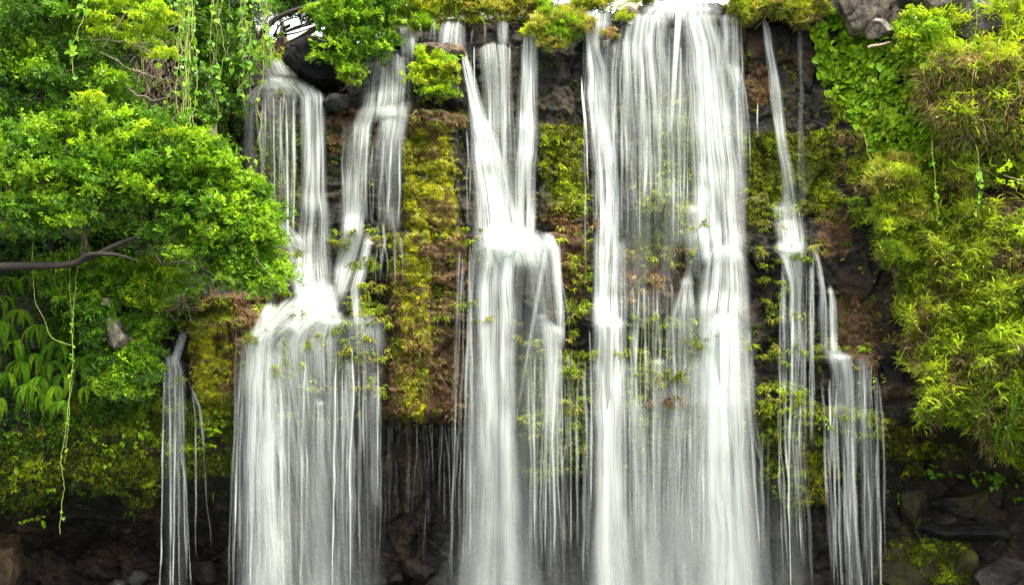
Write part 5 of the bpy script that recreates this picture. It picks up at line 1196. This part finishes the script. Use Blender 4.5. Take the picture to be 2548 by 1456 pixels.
for rn, r0, r1 in rows:
    for k, (px, py, n) in enumerate(sorted(q_ for q_ in FP if r0 <= q_[1] < r1)):
        fern('hanging sword fern below the dark limb, %s from the left in the %s row' % (ORD[k], rn), px, py, ysurf(px, py) - .5, n, (.5, .85), fg, 1.0)
fern('broad fern under the dry grass mat at the right', 2440, 385, ysurf(2440, 385) - .3, 6, (.5, .8))
fern('broad fern close to the right edge under dry grass', 2490, 390, ysurf(2490, 390) - .3, 6, (.5, .8))
fern('large leaved fern at the right edge above the hollow', 2530, 985, ysurf(2530, 985) - .4, 8, (.7, 1.1))
fern('fern hanging over the hollow at the lower right edge', 2500, 1060, ysurf(2500, 1060) - .3, 7, (.6, 1.0))
fern('lone fern leaf clump on the rock between leftmost cascade and lower curtain', 537, 1225, ysurf(537, 1225) - .1, 3, (.35, .5))
fern('little fern below the moss hump in the dark hollow', 320, 1275, ysurf(320, 1275) - .1, 4, (.25, .4))
fern('pale fern at the left of the moss covered bank', 345, 1000, ysurf(345, 1000) - .2, 5, (.4, .6))
# small leafy plants rooted in the rock
def plant(label, px, py, n, pal, sc_=(.7, 1.2), protos=None, group=None, off=.08):
    y = ysurf(px, py); c = W(px, py, y - .05)
    root = empty('rock_plant', c, label, 'plant', group)
    P = c + rng.normal(0, 1, (n, 3)) * A([.13, .06, .13])
    foliage(root, [place(protos or HEART, P, np.tile(A([0, -1., 0]), (n, 1)), rng.uniform(*sc_, n), pick(pal, n), .4, .8)], 'leaves')
pg = 'small plants rooted in the shaded rock'
for px, py, t in [(95, 1290, 'small plant in the dark rock at far left low down'), (230, 1100, 'small leafy plant above the moss hump'), (275, 1125, 'leaf tuft right above the moss hump'), (310, 1085, 'drooping leaf tuft on the moss wall near the leftmost cascade'), (360, 1095, 'leaf tuft immediately left of the leftmost cascade'),
                  (50, 1170, 'small bright plant on the mossy wall at far left'), (128, 1190, 'leaf sprig beneath the long pale vine'), (370, 1050, 'fern like tuft left of the leftmost cascade halfway down'), (525, 1080, 'hanging leaf tuft right of the leftmost cascade'), (545, 1030, 'bright leaf tuft below the yellow moss patch'), (62, 1300, 'tiny leaf above the brown corner boulder')]:
    plant(t, px, py, 6, 'bright', (.35, .65), group=pg)
for px, py, t in [(2325, 1165, 'dark leafy plant hanging in the right hollow'), (2430, 1185, 'dark plant in the middle of the right hollow roof'), (2490, 1190, 'dark plant hanging near the right edge of the hollow'), (2540, 1200, 'dark leafy plant at the right edge of the hollow'), (2240, 1240, 'pair of bright leaves on the leaning mossy slab')]:
    plant(t, px, py, 9, 'green', (.5, .9), group=pg)
def sprig(label, px, py, y, n):
    root = empty('leaf_sprig', W(px + 60, py + 10, y), label, 'branch')
    limb(root, [(px + 90, py + 15, y), (px + 30, py + 5, y), (px - 20, py - 10, y)], .008, .004, M_TWIG, 'twig', 8, 4)
    P = W(rng.uniform(px - 30, px + 60, n), py + rng.normal(0, 12, n), y + rng.normal(0, .08, n))
    foliage(root, [place(ROS, P, np.tile(A([0, -1., .2]), (n, 1)), rng.uniform(.7, 1.1, n), pick('lime', n) * 1.1, .4, 3)], 'leaves')
sprig('pale lime leaf sprig reaching in at the right edge', 2515, 445, -5, 9)
sprig('second pale lime leaf sprig lower at the right edge', 2560, 575, -5, 11)
# driftwood
for label, pts, r, mt in [('short pale broken branch lying under the tan rock', [(2160, 118, -.75), (2185, 112, -.8), (2215, 104, -.75)], .035, M_TWIG), ('brown fallen stick on the left bank below the pinkish rock', [(318, 843, -2.2), (340, 856, -2.2), (365, 876, -2.1)], .04, M_TWIG)]:
    root = empty('fallen_branch', W(*pts[0]), label, 'branch')
    limb(root, pts, r, r * .7, mt, 'wood', 8, 7, .01)
root = empty('twig_pile', W(420, 760, -1.6), 'heap of bleached twigs on the brown ledge', 'twigs')
parts = []
for k in range(60):
    a = W(rng.uniform(380, 470), rng.uniform(735, 775), -1.45 + rng.uniform(-.25, .1)); d = A([rng.normal(0, .22), rng.normal(0, .1), rng.normal(0, .1)])
    parts.append(tube(smooth_path([a - d, a + rng.normal(0, .05, 3), a + d], 6), np.linspace(.008, .004, 6), 3))
V, T, C = merge(parts)
tag(obj('twigs', mesh('twigs', rel(V, root), T, M_TWIG), root), kind='stuff')
